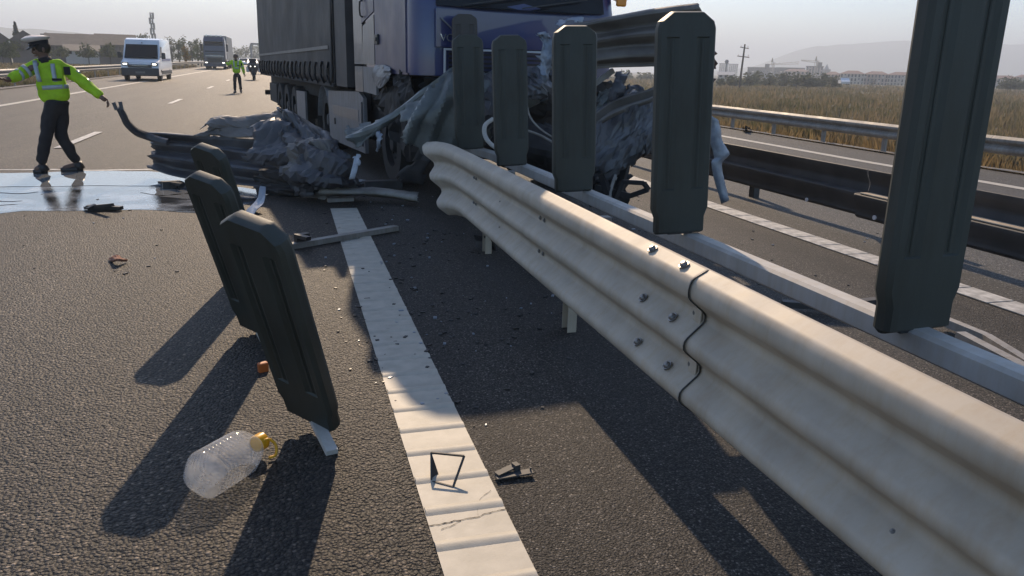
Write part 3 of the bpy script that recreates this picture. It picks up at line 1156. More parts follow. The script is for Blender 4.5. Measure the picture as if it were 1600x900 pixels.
# broken wheel-arch moulding
v, f = crumpled([[(-.02, .95, 1.47), (-.03, 1.3, 1.50), (-.02, 1.72, 1.49)], [(-.05, .85, 1.40), (-.06, 1.25, 1.38), (-.05, 1.74, 1.40)],
                 [(-.03, .98, 1.33), (-.05, 1.35, 1.22), (-.04, 1.76, 1.28)]], 6, 5, crush=.012, cscale=6, tear=.04)
MB().add(v, f).build('broken_wheel_arch', M['skirt'], truck, solid=.006)
v, f = crumpled([[(.02, .25, 1.42), (.02, .7, 1.46), (.04, 1.2, 1.44), (.05, 1.8, 1.36)], [(.05, .2, 1.15), (.02, .7, 1.12), (.03, 1.2, 1.25), (.04, 1.9, 1.15)],
                 [(.2, .2, .45), (.10, .7, .42), (.06, 1.1, .62), (.12, 2.3, .9)]], 6, 6, crush=.06, cscale=4, tear=.06, seed=4)
MB().add(v, f).build('torn_mudguard', M['chassis'], truck, solid=.01)
# skirt between the axles
sk = plate([(2.62, .28), (2.66, 1.04), (2.95, 1.12), (5.45, 1.05), (5.40, .24)], .02, .05, 'side_skirt', M['skirt'])
plate([(3.0, .70), (3.0, .86), (5.0, .84), (5.0, .68)], .014, .012, 'recess_step', M['truck_grey'], sk)
MB().box((.012, 4.86, .58), (.02, .06, .10)).build('latch', M['black'], sk)
MB().box((.005, 2.74, .68), (.02, .05, .62), bevel=.006).build('edge_trim', M['truck_grey'], sk)
# front
plate_front = MB()
plate_front.loft([[Vector((x, y, z)) for x, z in ((.22, 1.70), (2.20, 1.70), (2.20, 2.075), (1.25, 2.065), (.22, 2.085))] for y in (-.075, -.02)])
plate_front.build('front_lid', M['truck_blue'], truck)
ws = MB()
ws.loft([[Vector((x, y, z)) for x, y, z in ((.24, .020, 2.12), (.75, -.022, 2.102), (1.25, -.035, 2.098), (1.75, -.022, 2.102), (2.26, .020, 2.12), (2.22, .245, 3.12), (1.25, .175, 3.14), (.28, .245, 3.12))],
         [Vector((x, y, z)) for x, y, z in ((.24, .05, 2.12), (.75, .013, 2.102), (1.25, .003, 2.098), (1.75, .013, 2.102), (2.26, .05, 2.12), (2.22, .27, 3.12), (1.25, .20, 3.14), (.28, .27, 3.12))]])
ws.v = [p + Vector((0, -.055, 0)) for p in ws.v]
wsc = ws.build('windscreen', M['glass'], truck)
for x0, x1 in ((.5, 1.3), (1.2, 2.0)):
    MB().beam((x0, -.105, 2.13), (x1, -.095, 2.26), .018, .012).build('wiper', M['black'], wsc)
gf = MB()
for (x, z, sx, sz) in ((1.235, 1.675, 1.86, .022), (.315, 1.53, .022, .27), (2.155, 1.53, .022, .27)):
    gf.box((x, -.08, z), (sx, .03, sz), bevel=.006)
gf.tube([(.315, -.08, 1.40), (.33, -.08, 1.36), (.45, -.08, 1.36)], .012, 8)
grl = gf.build('grille_frame', M['white_trim'], truck)
for k in range(5):
    MB().box((1.25, -.045, 1.45 + .045 * k), (1.76, .012, .022)).build('grille_slat', M['black'], grl)
MB().box((1.25, .02, 1.48), (1.84, .06, .36)).build('grille_backing', M['chassis'], truck)
# the slanting bar and the round badge plate on the lid
MB().beam((.27, -.082, 1.99), (.40, -.082, 1.88), .012, .035, up=Vector((0, -1, 0))).build('diagonal_bar', M['steel_grey'], truck)
fc = bpy.data.curves.new('lettering', 'FONT')
fc.body = 'VOLVO'
fc.size = .112
fc.extrude = .006
fc.space_character = 1.0
fo = bpy.data.objects.new('lettering', fc)
COL.objects.link(fo)
bpy.context.view_layer.update()
me = bpy.data.meshes.new_from_object(fo.evaluated_get(bpy.context.evaluated_depsgraph_get()))
bpy.data.objects.remove(fo)
me.materials.clear()
me.materials.append(M['chrome'])
fo = bpy.data.objects.new('lettering', me)
COL.objects.link(fo)
fo.parent = truck
fo.location, fo.rotation_euler = (.262, -.084, 1.755), (radians(90), 0, 0)
# crushed bumper zone
v, f = crumpled([[(.1, -.03, 1.38), (.8, -.10, 1.33), (1.7, -.04, 1.36), (2.45, .02, 1.38)], [(.15, .15, 1.0), (.8, .05, .9), (1.7, .18, .95), (2.4, .1, 1.0)],
                 [(.2, .35, .5), (.8, .2, .45), (1.7, .4, .4), (2.4, .3, .5)]], 8, 7, crush=.10, cscale=3, tear=.08, seed=2)
MB().add(v, f).build('crushed_bumper', M['chassis'], truck, solid=.01)
ch = MB()
ch.box((1.25, 1.6, 1.05), (2.1, 2.6, .62)).box((1.25, 4.3, .75), (1.9, 3.4, .7)).box((1.25, 9.8, .98), (2.0, 13.2, .26)).box((1.25, 2.9, 1.9), (2.2, .5, 1.2))
ch.build('chassis', M['chassis'], truck)
ch = MB()
for y in (9.8, 11.1, 12.4):
    ch.box((1.25, y, .55), (1.9, .12, .14))
ch.build('axles', M['chassis'], truck)


def wheel(parent, c, r, w, ax=(1, 0, 0), rimr=.58, m=None, side=-1):
    wh = MB()
    wh.disc_tube(c, ax, r * rimr, r, w, 26)
    o = wh.build('wheel', M['rubber'], parent, auto=40)
    ri = MB()
    c = Vector(c)
    a = Vector(ax).normalized()
    ri.disc_tube(c, ax, r * .2, r * rimr * 1.01, w * .55, 22)
    ri.tube([c + a * (side * w * .30), c + a * (side * w * .48)], [r * .26, r * .18], 12)
    u = a.orthogonal().normalized()
    vv = a.cross(u)
    for k in range(8):
        q = c + (u * cos(k * pi / 4) + vv * sin(k * pi / 4)) * r * .36 + a * side * w * .28
        ri.tube([q, q + a * side * .02], r * .03, 6)
    ri.build('rim', m or M['galv_dirty'], o, auto=40)
    return o


wheel(truck, (.30, 1.62, .52), .52, .32, m=M['chassis'])  # rim coloured black for the shade in the wheel hollow
wheel(truck, (2.30, 1.35, .52), .52, .32, side=1)
wheel(truck, (.25, 5.98, .52), .52, .34)
wheel(truck, (2.25, 5.98, .52), .52, .34, side=1)
for y in (9.85, 11.15, 12.45):
    wheel(truck, (.22, y, .50), .50, .38)
    wheel(truck, (2.28, y, .50), .50, .38, side=1)
ar = MB()
ar.loft([[Vector((x, 5.98 + cos(a) * r, .52 + sin(a) * r)) for a in [pi * (0.02 + .96 * k / 12) for k in range(13)] for r in (.60,)] for x in (.02, .45)], cap=False, closed=False)
ar.build('mudguard', M['skirt'], truck, solid=.012, auto=50)
for y in (5.3, 6.75):
    MB().box((.24, y, .62), (.42, .015, .55)).build('mud_flap', M['rubber'], truck)
# trailer
tr = MB()
tr.box((1.25, 10.05, 2.62), (2.46, 12.7, 2.86))
tr.build('trailer_body', M['tpost'], truck)
MB().loft([[Vector((x, y, z)) for x, y in ((-.02, 3.55), (-.02, 4.42), (.04, 4.5), (2.46, 4.5), (2.52, 4.42), (2.52, 3.55))] for z in (1.16, 4.05)]).build('trailer_front', M['tpost'], truck)
MB().box((-.03, 4.47, 2.6), (.02, .05, 2.85)).build('corner_post', M['chassis'], truck)
cu = []
nz_, ny_ = 26, 110
for j in range(nz_ + 1):
    z = 1.20 + (4.0 - 1.20) * j / nz_
    row = []
    for i in range(ny_ + 1):
        y = 4.52 + 11.9 * i / ny_
        e = max(0, 1 - (z - 1.2) / .6)
        x = -.045 + .007 * sin(y * 5.1 + .3 * sin(z * 2)) * (.3 + e) + .03 * noise.noise(Vector((y * .7, z * .9, 3))) - .012 * abs(sin(y * pi / .62)) * e
        row.append(Vector((x, y, z + .03 * sin(y * pi / .31) * (1 if j == 0 else 0))))
    cu.append(row)
v, f = plane_grid(cu)
cur = MB().add(v, f).build('side_curtain', M['curtain'], truck, smooth=True, solid=.006)
tp = MB()
rows = [[Vector((-.072 + .012 * noise.noise(Vector((y * .7, 1.6, 3))), y, z0 + (y - 5.0) * -.006 + dz)) for y in [4.75 + 11.5 * k / 40 for k in range(41)]] for dz in (0, .055) for z0 in (1.72,)]
v, f = plane_grid(rows)
tp.add(v, f)
tp.build('reflective_tape', M['curtain_trim'], cur, solid=.003)
MB().box((-.03, 10.4, 1.165), (.05, 11.8, .07), bevel=.01).build('side_rail', M['chassis'], truck)
st = None
for k in range(19):
    y = 4.75 + .62 * k
    if st is None:
        s = MB()
        s.tube([(-.075, 0, 1.52), (-.09, .03, 1.44), (-.10, .04, 1.34), (-.085, .0, 1.24), (-.06, -.06, 1.17)], .030, 8, smooth=3, flat=.45)
        s.box((-.092, .035, 1.37), (.035, .075, .11), bevel=.008)
        st = s.build('strap_buckle', M['black'], truck)
        o = st
    else:
        o = share(st, truck)
    o.location = (0, y, .01 * sin(k * 2.3))
plate([(7.95, .36), (7.95, .94), (9.15, .92), (9.15, .40)], -.01, .04, 'side_guard_plate', M['skirt'])
lgear = MB()
for y in (7.3, 7.65):
    lgear.box((.35, y, .62), (.12, .12, .9))
lgear.build('landing_leg', M['chassis'], truck)
MB().box((.12, 13.9, .70), (.2, 1.6, .5), bevel=.03).build('tool_box', M['chassis'], truck)
MB().box((1.25, 16.35, .62), (2.4, .1, .14)).build('rear_bumper', M['chassis'], truck)
for y in (9.2, 13.15):
    MB().box((.24, y, .62), (.42, .015, .6)).build('mud_flap', M['rubber'], truck)
# mirror at the right corner
ml = MB().box((-.24, .16, 2.86), (.22, .16, .74), bevel=.05)
ml.beam((.02, .30, 3.1), (-.18, .2, 3.05), .05, .05).beam((.02, .30, 2.62), (-.18, .2, 2.62), .05, .05)
ml.build('mirror', M['black'], truck)
mi = MB().box((2.56, .12, 2.60), (.14, .2, .62), bevel=.04)
mo = mi.build('mirror', M['truck_blue'], truck)
MB().box((2.50, .0, 2.30), (.13, .05, .16), bevel=.02).build('side_marker', M['amber'], mo)

# ================================================================== THE WRECKAGE
WG = 'crushed and torn pieces of the broken barrier'


def scrap(name, label, cat, rows, m, su=6, sv=6, waves=0, amp=0, crush=.03, cscale=4, seed=0, tear=0, solid=.005, group=WG, smooth=False, pleat=None, ragged=.5, fold=0.0):
    v, f = crumpled(rows, su, sv, waves, amp, crush, cscale, seed, tear, pleat, ragged)
    if fold:                                 # hard creases: every corner knocked about, each face left flat
        rs = random.Random(int(seed * 77) + 5)
        v = [Vector(p) + Vector((rs.gauss(0, fold), rs.gauss(0, fold), rs.gauss(0, fold * .8))) for p in v]
        f = [t_ for q in f for t_ in ((q[0], q[1], q[2]), (q[0], q[2], q[3]))] if rs.random() < .5 else [t_ for q in f for t_ in ((q[1], q[2], q[3]), (q[1], q[3], q[0]))]
    c = sum((Vector(p) for p in v), Vector()) / len(v)
    o = MB()
    o.v, o.f, o.mi = [p - c for p in v], f, []
    b = o.build(name, m, None, solid=solid, auto=(17 if fold else 14) if not smooth else 80)
    b.location = c
    return tag(b, label, cat, group)


def A(u, v, Y):
    return at(u, v, Y)


# left heap: a triple-wave rail lying on its edge, open end to the left
scrap('crushed_rail', 'dark wavy crushed guard rail with a ragged left end, lying on the road', 'wreckage',
      [[A(236, 207, 11.1), A(275, 208, 10.9), A(330, 213, 10.6), A(400, 214, 10.2), A(455, 212, 9.8), A(500, 222, 9.4)],
       [A(240, 232, 11.0), A(285, 235, 10.75), A(330, 240, 10.4), A(400, 250, 9.9), A(460, 255, 9.4), A(520, 258, 9.0)],
       [A(234, 262, 11.0), A(275, 276, 10.7), A(325, 283, 10.4), A(400, 293, 9.7), A(470, 303, 9.2), A(540, 304, 8.95)]],
      M['crumple_dark'], 9, 12, waves=3.2, amp=.05, crush=.03, cscale=2.6, seed=1, tear=.05, ragged=0)
scrap('rail_flap', 'brownish folded rail flap on top of the left crushed heap', 'wreckage',
      [[A(312, 200, 10.9), A(332, 183, 10.8), A(375, 180, 10.6), A(422, 176, 10.3), A(440, 172, 10.2), A(470, 184, 10.0), A(508, 205, 9.7)],
       [A(322, 204, 10.6), A(340, 196, 10.5), A(380, 193, 10.3), A(420, 193, 10.1), A(445, 190, 9.9), A(480, 205, 9.7), A(515, 222, 9.4)],
       [A(300, 212, 10.7), A(340, 214, 10.5), A(380, 216, 10.2), A(420, 214, 10.0), A(450, 212, 9.7), A(490, 222, 9.5), A(528, 240, 9.2)]],
      M['crumple_brown'], 7, 8, waves=1.2, amp=.03, crush=.022, cscale=1.8, seed=5, fold=.004, tear=.02)
scrap('crushed_rail', 'blue-grey knotted lump of crushed steel at the right end of the left heap', 'wreckage',
      [[A(438, 172, 10.2), A(462, 180, 9.8), A(492, 205, 9.4), A(520, 225, 9.1), A(540, 240, 8.9)],
       [A(440, 200, 9.7), A(470, 215, 9.2), A(500, 235, 8.9), A(530, 250, 8.7), A(556, 262, 8.75)],
       [A(430, 250, 9.5), A(465, 262, 8.9), A(500, 275, 8.6), A(535, 280, 8.5), A(562, 282, 8.7)],
       [A(440, 300, 9.3), A(475, 306, 8.9), A(505, 302, 8.9), A(540, 300, 8.9), A(566, 296, 9.0)]],
      M['crumple_dark'], 7, 8, waves=3.0, amp=.055, crush=.045, cscale=2.4, seed=9, tear=.03, fold=.009)
scrap('torn_sheet', 'small dark pointed sheet folded up against the truck\'s skirt', 'wreckage',
      [[A(500, 205, 9.6), A(508, 203, 9.5), A(528, 215, 9.3)], [A(496, 240, 9.2), A(512, 235, 9.0), A(532, 245, 8.9)], [A(492, 262, 8.9), A(512, 268, 8.7), A(535, 275, 8.7)]],
      M['crumple_dark'], 5, 5, crush=.03, cscale=6, seed=3, tear=.03)
for kk, (lab, m_, pts_) in enumerate((
        ('dark creased flap standing up in the middle of the left heap', 'crumple_dark', [[(392, 196, 10.0), (430, 182, 9.9), (462, 190, 9.7)], [(388, 225, 9.7), (428, 222, 9.5), (466, 226, 9.3)], [(380, 252, 9.6), (424, 258, 9.3), (470, 256, 9.1)]]),
        ('grimy bent plate sagging over the front of the left heap', 'crumple_brown', [[(448, 226, 9.3), (490, 214, 9.1), (520, 222, 9.0)], [(440, 252, 9.1), (486, 246, 8.9), (522, 246, 8.8)], [(436, 276, 9.1), (480, 270, 8.85), (516, 268, 8.75)]]),
        ('bluish torn plate at the foot of the heap beside the pale wavy strip', 'crumple', [[(500, 252, 8.8), (528, 246, 8.7), (548, 256, 8.7)], [(488, 276, 8.75), (524, 276, 8.6), (556, 280, 8.6)], [(486, 300, 8.8), (524, 299, 8.75), (556, 300, 8.8)]]),
        ('black plate added to deepen the shadow under the left heap', 'chassis', [[(400, 262, 9.6), (460, 262, 9.2), (540, 262, 8.95)], [(396, 288, 9.5), (460, 290, 9.15), (550, 286, 8.95)], [(396, 304, 9.45), (460, 309, 9.1), (560, 304, 9.05)]]))):  # last plate is added in black to stand in for shade
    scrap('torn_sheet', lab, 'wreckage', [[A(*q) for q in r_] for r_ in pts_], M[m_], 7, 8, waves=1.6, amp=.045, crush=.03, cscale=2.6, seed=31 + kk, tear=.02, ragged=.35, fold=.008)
bb = MB()
bb.tube([A(186, 168, 10.6), A(193, 181, 10.65), A(199, 193, 10.7), A(213, 206, 10.8), A(228, 212, 10.9), A(245, 218, 10.9), A(262, 222, 10.8)], [.045, .05, .05, .05, .05, .05, .045], 6, smooth=4, flat=.55)
p_ = A(186, 168, 10.6)
bb.beam(p_ + Vector((-.03, 0, -.03)), p_ + Vector((-.055, 0, .06)), .025, .04)
bb.beam(p_ + Vector((.03, 0, -.03)), p_ + Vector((.02, 0, .07)), .025, .04)
tag(bb.build('bent_bar', M['crumple_dark']), 'dark forked bar curling up from the left crushed heap beside the officer\'s hand', 'wreckage', WG)

# pale torn sheets rising to the right
scrap('torn_sheet', 'long narrow pale strip of torn sheet slanting up towards the truck\'s front', 'wreckage',
      [[A(538, 201, 9.02), A(566, 192, 8.92), A(606, 178, 8.72), A(650, 146, 8.52), A(690, 117, 8.32), A(714, 100, 8.32)],
       [A(541, 214, 8.82), A(568, 208, 8.72), A(602, 190, 8.52), A(648, 158, 8.42), A(690, 128, 8.27), A(716, 112, 8.22)],
       [A(546, 228, 8.82), A(562, 230, 8.72), A(588, 204, 8.62), A(634, 172, 8.52), A(680, 140, 8.32), A(716, 124, 8.32)]],
      M['sheet_green'], 6, 5, crush=.010, cscale=3, seed=6, tear=.02, pleat=(1.2, 1.5, .03))
scrap('torn_sheet', 'broad pale torn sheet hanging folded behind the fifth panel and the rail\'s end', 'wreckage',
      [[A(633, 168, 8.42), A(670, 140, 8.22), A(706, 106, 8.22), A(757, 107, 8.12), A(815, 103, 8.02), A(862, 97, 8.02)],
       [A(622, 201, 8.17), A(664, 175, 8.02), A(706, 150, 8.02), A(757, 140, 7.87), A(812, 130, 7.87), A(862, 120, 7.92)],
       [A(632, 222, 8.12), A(668, 208, 8.07), A(706, 190, 8.07), A(757, 180, 7.97), A(808, 155, 7.92), A(860, 148, 7.92)],
       [A(642, 236, 8.17), A(676, 240, 8.17), A(706, 236, 8.17), A(757, 222, 8.12), A(800, 176, 8.02), A(858, 158, 8.02)]],
      M['sheet_green'], 9, 9, waves=0, crush=.012, cscale=2.2, seed=8, tear=.02, pleat=(4.2, 1.6, .045))
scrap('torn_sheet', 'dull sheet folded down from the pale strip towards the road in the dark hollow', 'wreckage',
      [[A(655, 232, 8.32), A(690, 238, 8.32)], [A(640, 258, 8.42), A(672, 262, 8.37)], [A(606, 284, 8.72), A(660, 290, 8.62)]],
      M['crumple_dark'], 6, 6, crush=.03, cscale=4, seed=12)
scrap('torn_scrap', 'crumpled silver bit hanging in the dark hollow beside the truck\'s wheel', 'wreckage',
      [[A(584, 206, 8.6), A(596, 203, 8.6)], [A(586, 220, 8.55), A(597, 216, 8.5)], [A(589, 236, 8.6), A(593, 232, 8.6)]],
      M['bright_scrap'], 6, 6, crush=.03, cscale=12, seed=2, tear=.02)
# the high rail piece
scrap('twisted_rail', 'brownish triple-wave rail piece lifted high between the third and second panels', 'wreckage',
      [[A(868, 46, 7.3), A(912, 34, 7.25), A(985, 20, 7.15), A(1040, 11, 7.05), A(1090, 5, 6.95)],
       [A(872, 78, 7.25), A(916, 72, 7.2), A(985, 62, 7.1), A(1040, 58, 7.0), A(1104, 50, 6.9)],
       [A(880, 112, 7.3), A(924, 109, 7.25), A(985, 106, 7.15), A(1040, 104, 7.05), A(1114, 100, 6.95)]],
      M['crumple_brown'], 6, 14, waves=2.9, amp=.045, crush=.012, cscale=2.5, seed=7, tear=.015, ragged=0)
scrap('torn_rag', 'dark reddish torn end sticking out to the right of the second panel', 'wreckage',
      [[A(1098, 72, 6.5), A(1118, 78, 6.5)], [A(1100, 105, 6.5), A(1121, 108, 6.5)], [A(1100, 128, 6.5), A(1116, 130, 6.5)]],
      mat('rusty_dark_steel', (0.035, 0.015, 0.012), (0.07, 0.03, 0.025), rough=.6, scale=10), 5, 6, crush=.03, cscale=9, seed=3, tear=.02)
scrap('torn_scrap', 'ragged silvery torn sheet beside the third panel, against the blue cab', 'wreckage',
      [[A(833, 52, 7.5), A(846, 50, 7.4), A(864, 48, 7.4)], [A(846, 64, 7.4), A(856, 68, 7.4), A(866, 66, 7.4)],
       [A(842, 92, 7.4), A(852, 92, 7.35), A(866, 94, 7.35)], [A(848, 126, 7.4), A(853, 128, 7.4), A(862, 112, 7.4)]],
      M['bright_scrap'], 5, 6, crush=.04, cscale=9, seed=14, tear=.04)
scrap('torn_scrap', 'pale bent tongue of metal curling over the top of the third panel', 'wreckage',
      [[A(868, 34, 7.0), A(890, 25, 7.0), A(917, 27, 7.0)], [A(872, 42, 6.9), A(890, 34, 6.9), A(914, 36, 6.9)]],
      M['bright_scrap'], 6, 4, crush=.02, cscale=9, seed=15, tear=.02)
# the crushed lower rail
scrap('crushed_rail', 'bluish crushed rail sheet hanging between the third and second panels', 'wreckage',
      [[A(905, 200, 7.4), A(945, 168, 7.3), A(985, 141, 7.2), A(1010, 148, 7.1), A(1045, 135, 7.0)],
       [A(915, 220, 7.2), A(945, 195, 7.1), A(985, 170, 7.0), A(1015, 165, 6.95), A(1045, 160, 6.9)],
       [A(900, 255, 7.1), A(940, 240, 6.95), A(985, 215, 6.85), A(1015, 200, 6.8), A(1045, 190, 6.8)],
       [A(905, 290, 7.2), A(940, 283, 7.0), A(985, 262, 6.9), A(1015, 238, 6.85), A(1045, 222, 6.85)]],
      M['crumple'], 8, 8, waves=1.4, amp=.04, crush=.045, cscale=3.4, seed=11, fold=.006, tear=.03)
scrap('rail_flap', 'dark wavy rail flap folded over the bluish crushed sheet', 'wreckage',
      [[A(922, 186, 7.05), A(955, 160, 6.95), A(990, 146, 6.85), A(1045, 132, 6.7)], [A(925, 205, 6.95), A(955, 185, 6.85), A(990, 168, 6.75), A(1045, 150, 6.6)]],
      M['crumple_brown'], 7, 9, waves=1.5, amp=.03, crush=.015, cscale=3, seed=4)
scrap('torn_sheet', 'small dark crest of bent metal on top of the bluish crushed sheet', 'wreckage',
      [[A(968, 148, 7.2), A(982, 134, 7.2), A(992, 129, 7.2), A(1003, 136, 7.2)], [A(972, 152, 7.1), A(985, 146, 7.1), A(996, 143, 7.1), A(1008, 148, 7.1)]],
      M['crumple_dark'], 5, 4, crush=.03, cscale=10, seed=6, tear=.02)
scrap('twisted_brace', 'dark twisted brace between the high rail piece and the bluish sheet', 'wreckage',
      [[A(962, 112, 7.3), A(974, 112, 7.3), A(985, 110, 7.3)], [A(955, 135, 7.2), A(965, 140, 7.15), A(976, 138, 7.2)], [A(948, 160, 7.2), A(958, 165, 7.15), A(968, 158, 7.2)]],
      M['crumple_dark'], 5, 6, crush=.03, cscale=7, seed=8)
tg = MB()
tg.beam(A(922, 136, 7.4), A(958, 110, 7.4), .05, .05)
tag(tg.build('bent_bar', M['galv_old']), 'pale straight brace under the high rail piece beside the third panel', 'wreckage', WG)
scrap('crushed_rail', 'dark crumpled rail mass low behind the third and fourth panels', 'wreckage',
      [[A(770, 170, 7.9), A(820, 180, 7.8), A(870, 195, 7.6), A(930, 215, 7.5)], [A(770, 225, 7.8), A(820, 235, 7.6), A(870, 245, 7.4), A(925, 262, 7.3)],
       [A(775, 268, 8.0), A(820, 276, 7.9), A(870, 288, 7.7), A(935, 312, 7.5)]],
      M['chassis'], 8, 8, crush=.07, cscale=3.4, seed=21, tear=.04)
cb = MB()
cb.tube([A(823, 163, 7.2), A(829, 184, 7.15), A(845, 202, 7.1), A(866, 216, 7.1)], .009, 8, smooth=5)
tag(cb.build('cable', M['galv_old']), 'thin upper cable looping in the dark gap between fourth and third panels', 'cable', 'loose cables in the wreck')
cb = MB()
cb.tube([A(824, 204, 7.0), A(845, 212, 7.0), A(866, 224, 7.0)], .012, 8, smooth=5)
tag(cb.build('cable', M['galv_old']), 'thicker lower cable in the dark gap between fourth and third panels', 'cable', 'loose cables in the wreck')
cb = MB()
cb.tube([A(770, 186, 7.3), A(758, 196, 7.25), A(758, 212, 7.2), A(768, 226, 7.1), A(785, 236, 7.0)], .022, 8, smooth=5)
tag(cb.build('bent_bar', M['galv_white']), 'pale hooked tube curling between the fifth and fourth panels', 'wreckage', WG)
for kk, (lab, m_, pts_) in enumerate((
        ('dark torn plate hanging between the fifth and fourth panels under the cab', 'crumple_dark', [[(748, 120, 8.0), (775, 112, 7.9), (800, 118, 7.9)], [(744, 155, 7.9), (776, 150, 7.7), (798, 160, 7.8)], [(752, 205, 7.9), (778, 198, 7.7), (794, 214, 7.8)]]),
        ('blue-grey torn plate hanging between the fourth and third panels under the cab', 'crumple', [[(818, 108, 7.9), (840, 102, 7.8), (866, 108, 7.7)], [(822, 135, 7.7), (844, 130, 7.5), (868, 138, 7.6)], [(820, 158, 7.8), (842, 152, 7.6), (864, 160, 7.7)]]),
        ('crushed pale strip poking out right of the third panel', 'sheet_green', [[(926, 150, 7.5), (950, 138, 7.4), (975, 128, 7.4)], [(930, 168, 7.4), (952, 156, 7.3), (970, 150, 7.3)], [(924, 190, 7.4), (948, 180, 7.3), (966, 168, 7.3)]]))):
    scrap('torn_sheet', lab, 'wreckage', [[A(*q) for q in r_] for r_ in pts_], M[m_], 7, 7, crush=.03, cscale=4, seed=51 + kk, tear=.02, ragged=.6, fold=.008)
# dark mangled frame under the bluish sheet
fr = MB()
for a, b, w in (((930, 292, 7.0), (985, 306, 6.9), .06), ((985, 306, 6.9), (1013, 296, 6.8), .06), ((1013, 296, 6.8), (1006, 286, 6.8), .05), ((1006, 286, 6.8), (972, 284, 6.9), .05),
                ((972, 284, 6.9), (960, 312, 6.9), .05), ((940, 270, 7.0), (955, 318, 6.9), .07), ((920, 285, 7.1), (950, 262, 7.1), .08), ((978, 255, 7.1), (966, 300, 7.0), .08)):
    fr.beam(A(*a), A(*b), w, w * .8)
fr.build('frame', M['chassis']).name = 'mangled_frame'
tag(bpy.data.objects['mangled_frame'], 'black mangled frame of struts below the bluish crushed sheet', 'wreckage', WG)
scrap('torn_scrap', 'thin pale metal tongue sticking up from the black mangled frame', 'wreckage',
      [[A(960, 272, 6.9), A(966, 273, 6.9)], [A(953, 292, 6.85), A(959, 294, 6.85)], [A(949, 308, 6.85), A(957, 312, 6.85)]], M['galv_old'], 4, 5, crush=.008, cscale=9)
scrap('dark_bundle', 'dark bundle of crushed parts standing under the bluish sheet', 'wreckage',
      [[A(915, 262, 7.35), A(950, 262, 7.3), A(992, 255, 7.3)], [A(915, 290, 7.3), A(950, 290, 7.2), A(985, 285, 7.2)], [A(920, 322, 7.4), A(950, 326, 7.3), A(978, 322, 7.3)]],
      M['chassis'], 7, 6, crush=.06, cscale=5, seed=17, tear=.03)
# the twisted strap of metal hanging right of the second panel
hs = MB()
sp = [((1108, 178), (1122, 188)), ((1110, 200), (1126, 202)), ((1110, 222), (1128, 220)), ((1114, 236), (1134, 230)), ((1116, 248), (1139, 241)), ((1112, 253), (1128, 254)), ((1114, 272), (1129, 270)),
      ((1120, 296), (1134, 292)), ((1128, 318), (1139, 313))]
v, f = crumpled([[A(a[0], a[1], 5.0), A((a[0] + b[0]) / 2, (a[1] + b[1]) / 2, 4.97), A(b[0], b[1], 5.0)] for a, b in sp], 3, 3, crush=.008, cscale=9)
tag(hs.add(v, f).build('hanging_strip', M['bright_scrap'], solid=.004, smooth=True), 'bluish twisted strip of metal hanging beside the second panel, knotted halfway', 'wreckage', WG)

# ---- loose pieces on the asphalt
DG = 'loose metal pieces lying on the road'


def lying(name, label, pts, w, h, m, cat='debris', group=DG, n=4):
    b = MB()
    for i in range(len(pts) - 1):
        b.beam(pts[i], pts[i + 1], w, h)
    return tag(b.build(name, m), label, cat, group)


v, f = crumpled([[gp(486, 296, .10), gp(530, 292, .16), gp(600, 294, .13), gp(655, 302, .12)], [gp(486, 302, .05), gp(530, 302, .12), gp(600, 304, .10), gp(653, 312, .08)],
                 [gp(500, 311, .01), gp(530, 311, .02), gp(600, 312, .02), gp(652, 320, .01)]], 7, 5, waves=.8, amp=.03, crush=.012, cscale=5)
tag(MB().add(v, f).build('metal_strip', M['galv_old'], solid=.004, smooth=True), 'pale wavy metal strip lying across the far end of the ribbed white line', 'debris', DG)
lying('metal_strip', 'short pale bar just under the pale wavy strip', [gp(512, 313, .03), gp(552, 311, .03)], .06, .04, M['galv_old'])
lying('metal_strip', 'dull bar lying behind the pale wavy strip', [gp(570, 289, .05), gp(628, 287, .06)], .12, .10, M['crumple_dark'])
lying('metal_bar', 'long narrow bar lying across the ribbed white line, bent bracket at its end', [gp(452, 385, .02), gp(520, 373, .03), gp(619, 356, .03)], .075, .045, M['galv_old'])
br = MB()
br.box(gp(472, 374, .06), (.12, .05, .10), rz=.5).beam(gp(464, 368, .10), gp(482, 373, .10), .05, .03)
tag(br.build('bracket', M['black']), 'small black bracket lying on the long narrow bar', 'debris', DG)
v, f = crumpled([[gp(408, 292, .22), gp(416, 293, .22)], [gp(402, 312, .10), gp(412, 316, .10)], [gp(384, 330, .01), gp(396, 336, .01)]], 4, 5, crush=.01, cscale=9)
tag(MB().add(v, f).build('metal_strip', M['bright_scrap'], solid=.006), 'curved bright strip standing behind the leaning panels', 'debris', DG)
scrap('torn_scrap', 'white torn plastic piece standing against the left crushed heap', 'debris',
      [[A(553, 240, 8.55), A(563, 241, 8.55)], [A(547, 262, 8.5), A(562, 262, 8.5)], [A(541, 284, 8.5), A(556, 282, 8.5)]], mat('white_torn_plastic', (.40, .43, .48), (.58, .61, .66), rough=.5, scale=10), 5, 6, crush=.02, cscale=9, tear=.02, group=DG)
lying('metal_scrap', 'small pale scrap beside the white torn piece', [gp(556, 286, .03), gp(568, 283, .04)], .1, .04, M['bright_scrap'])
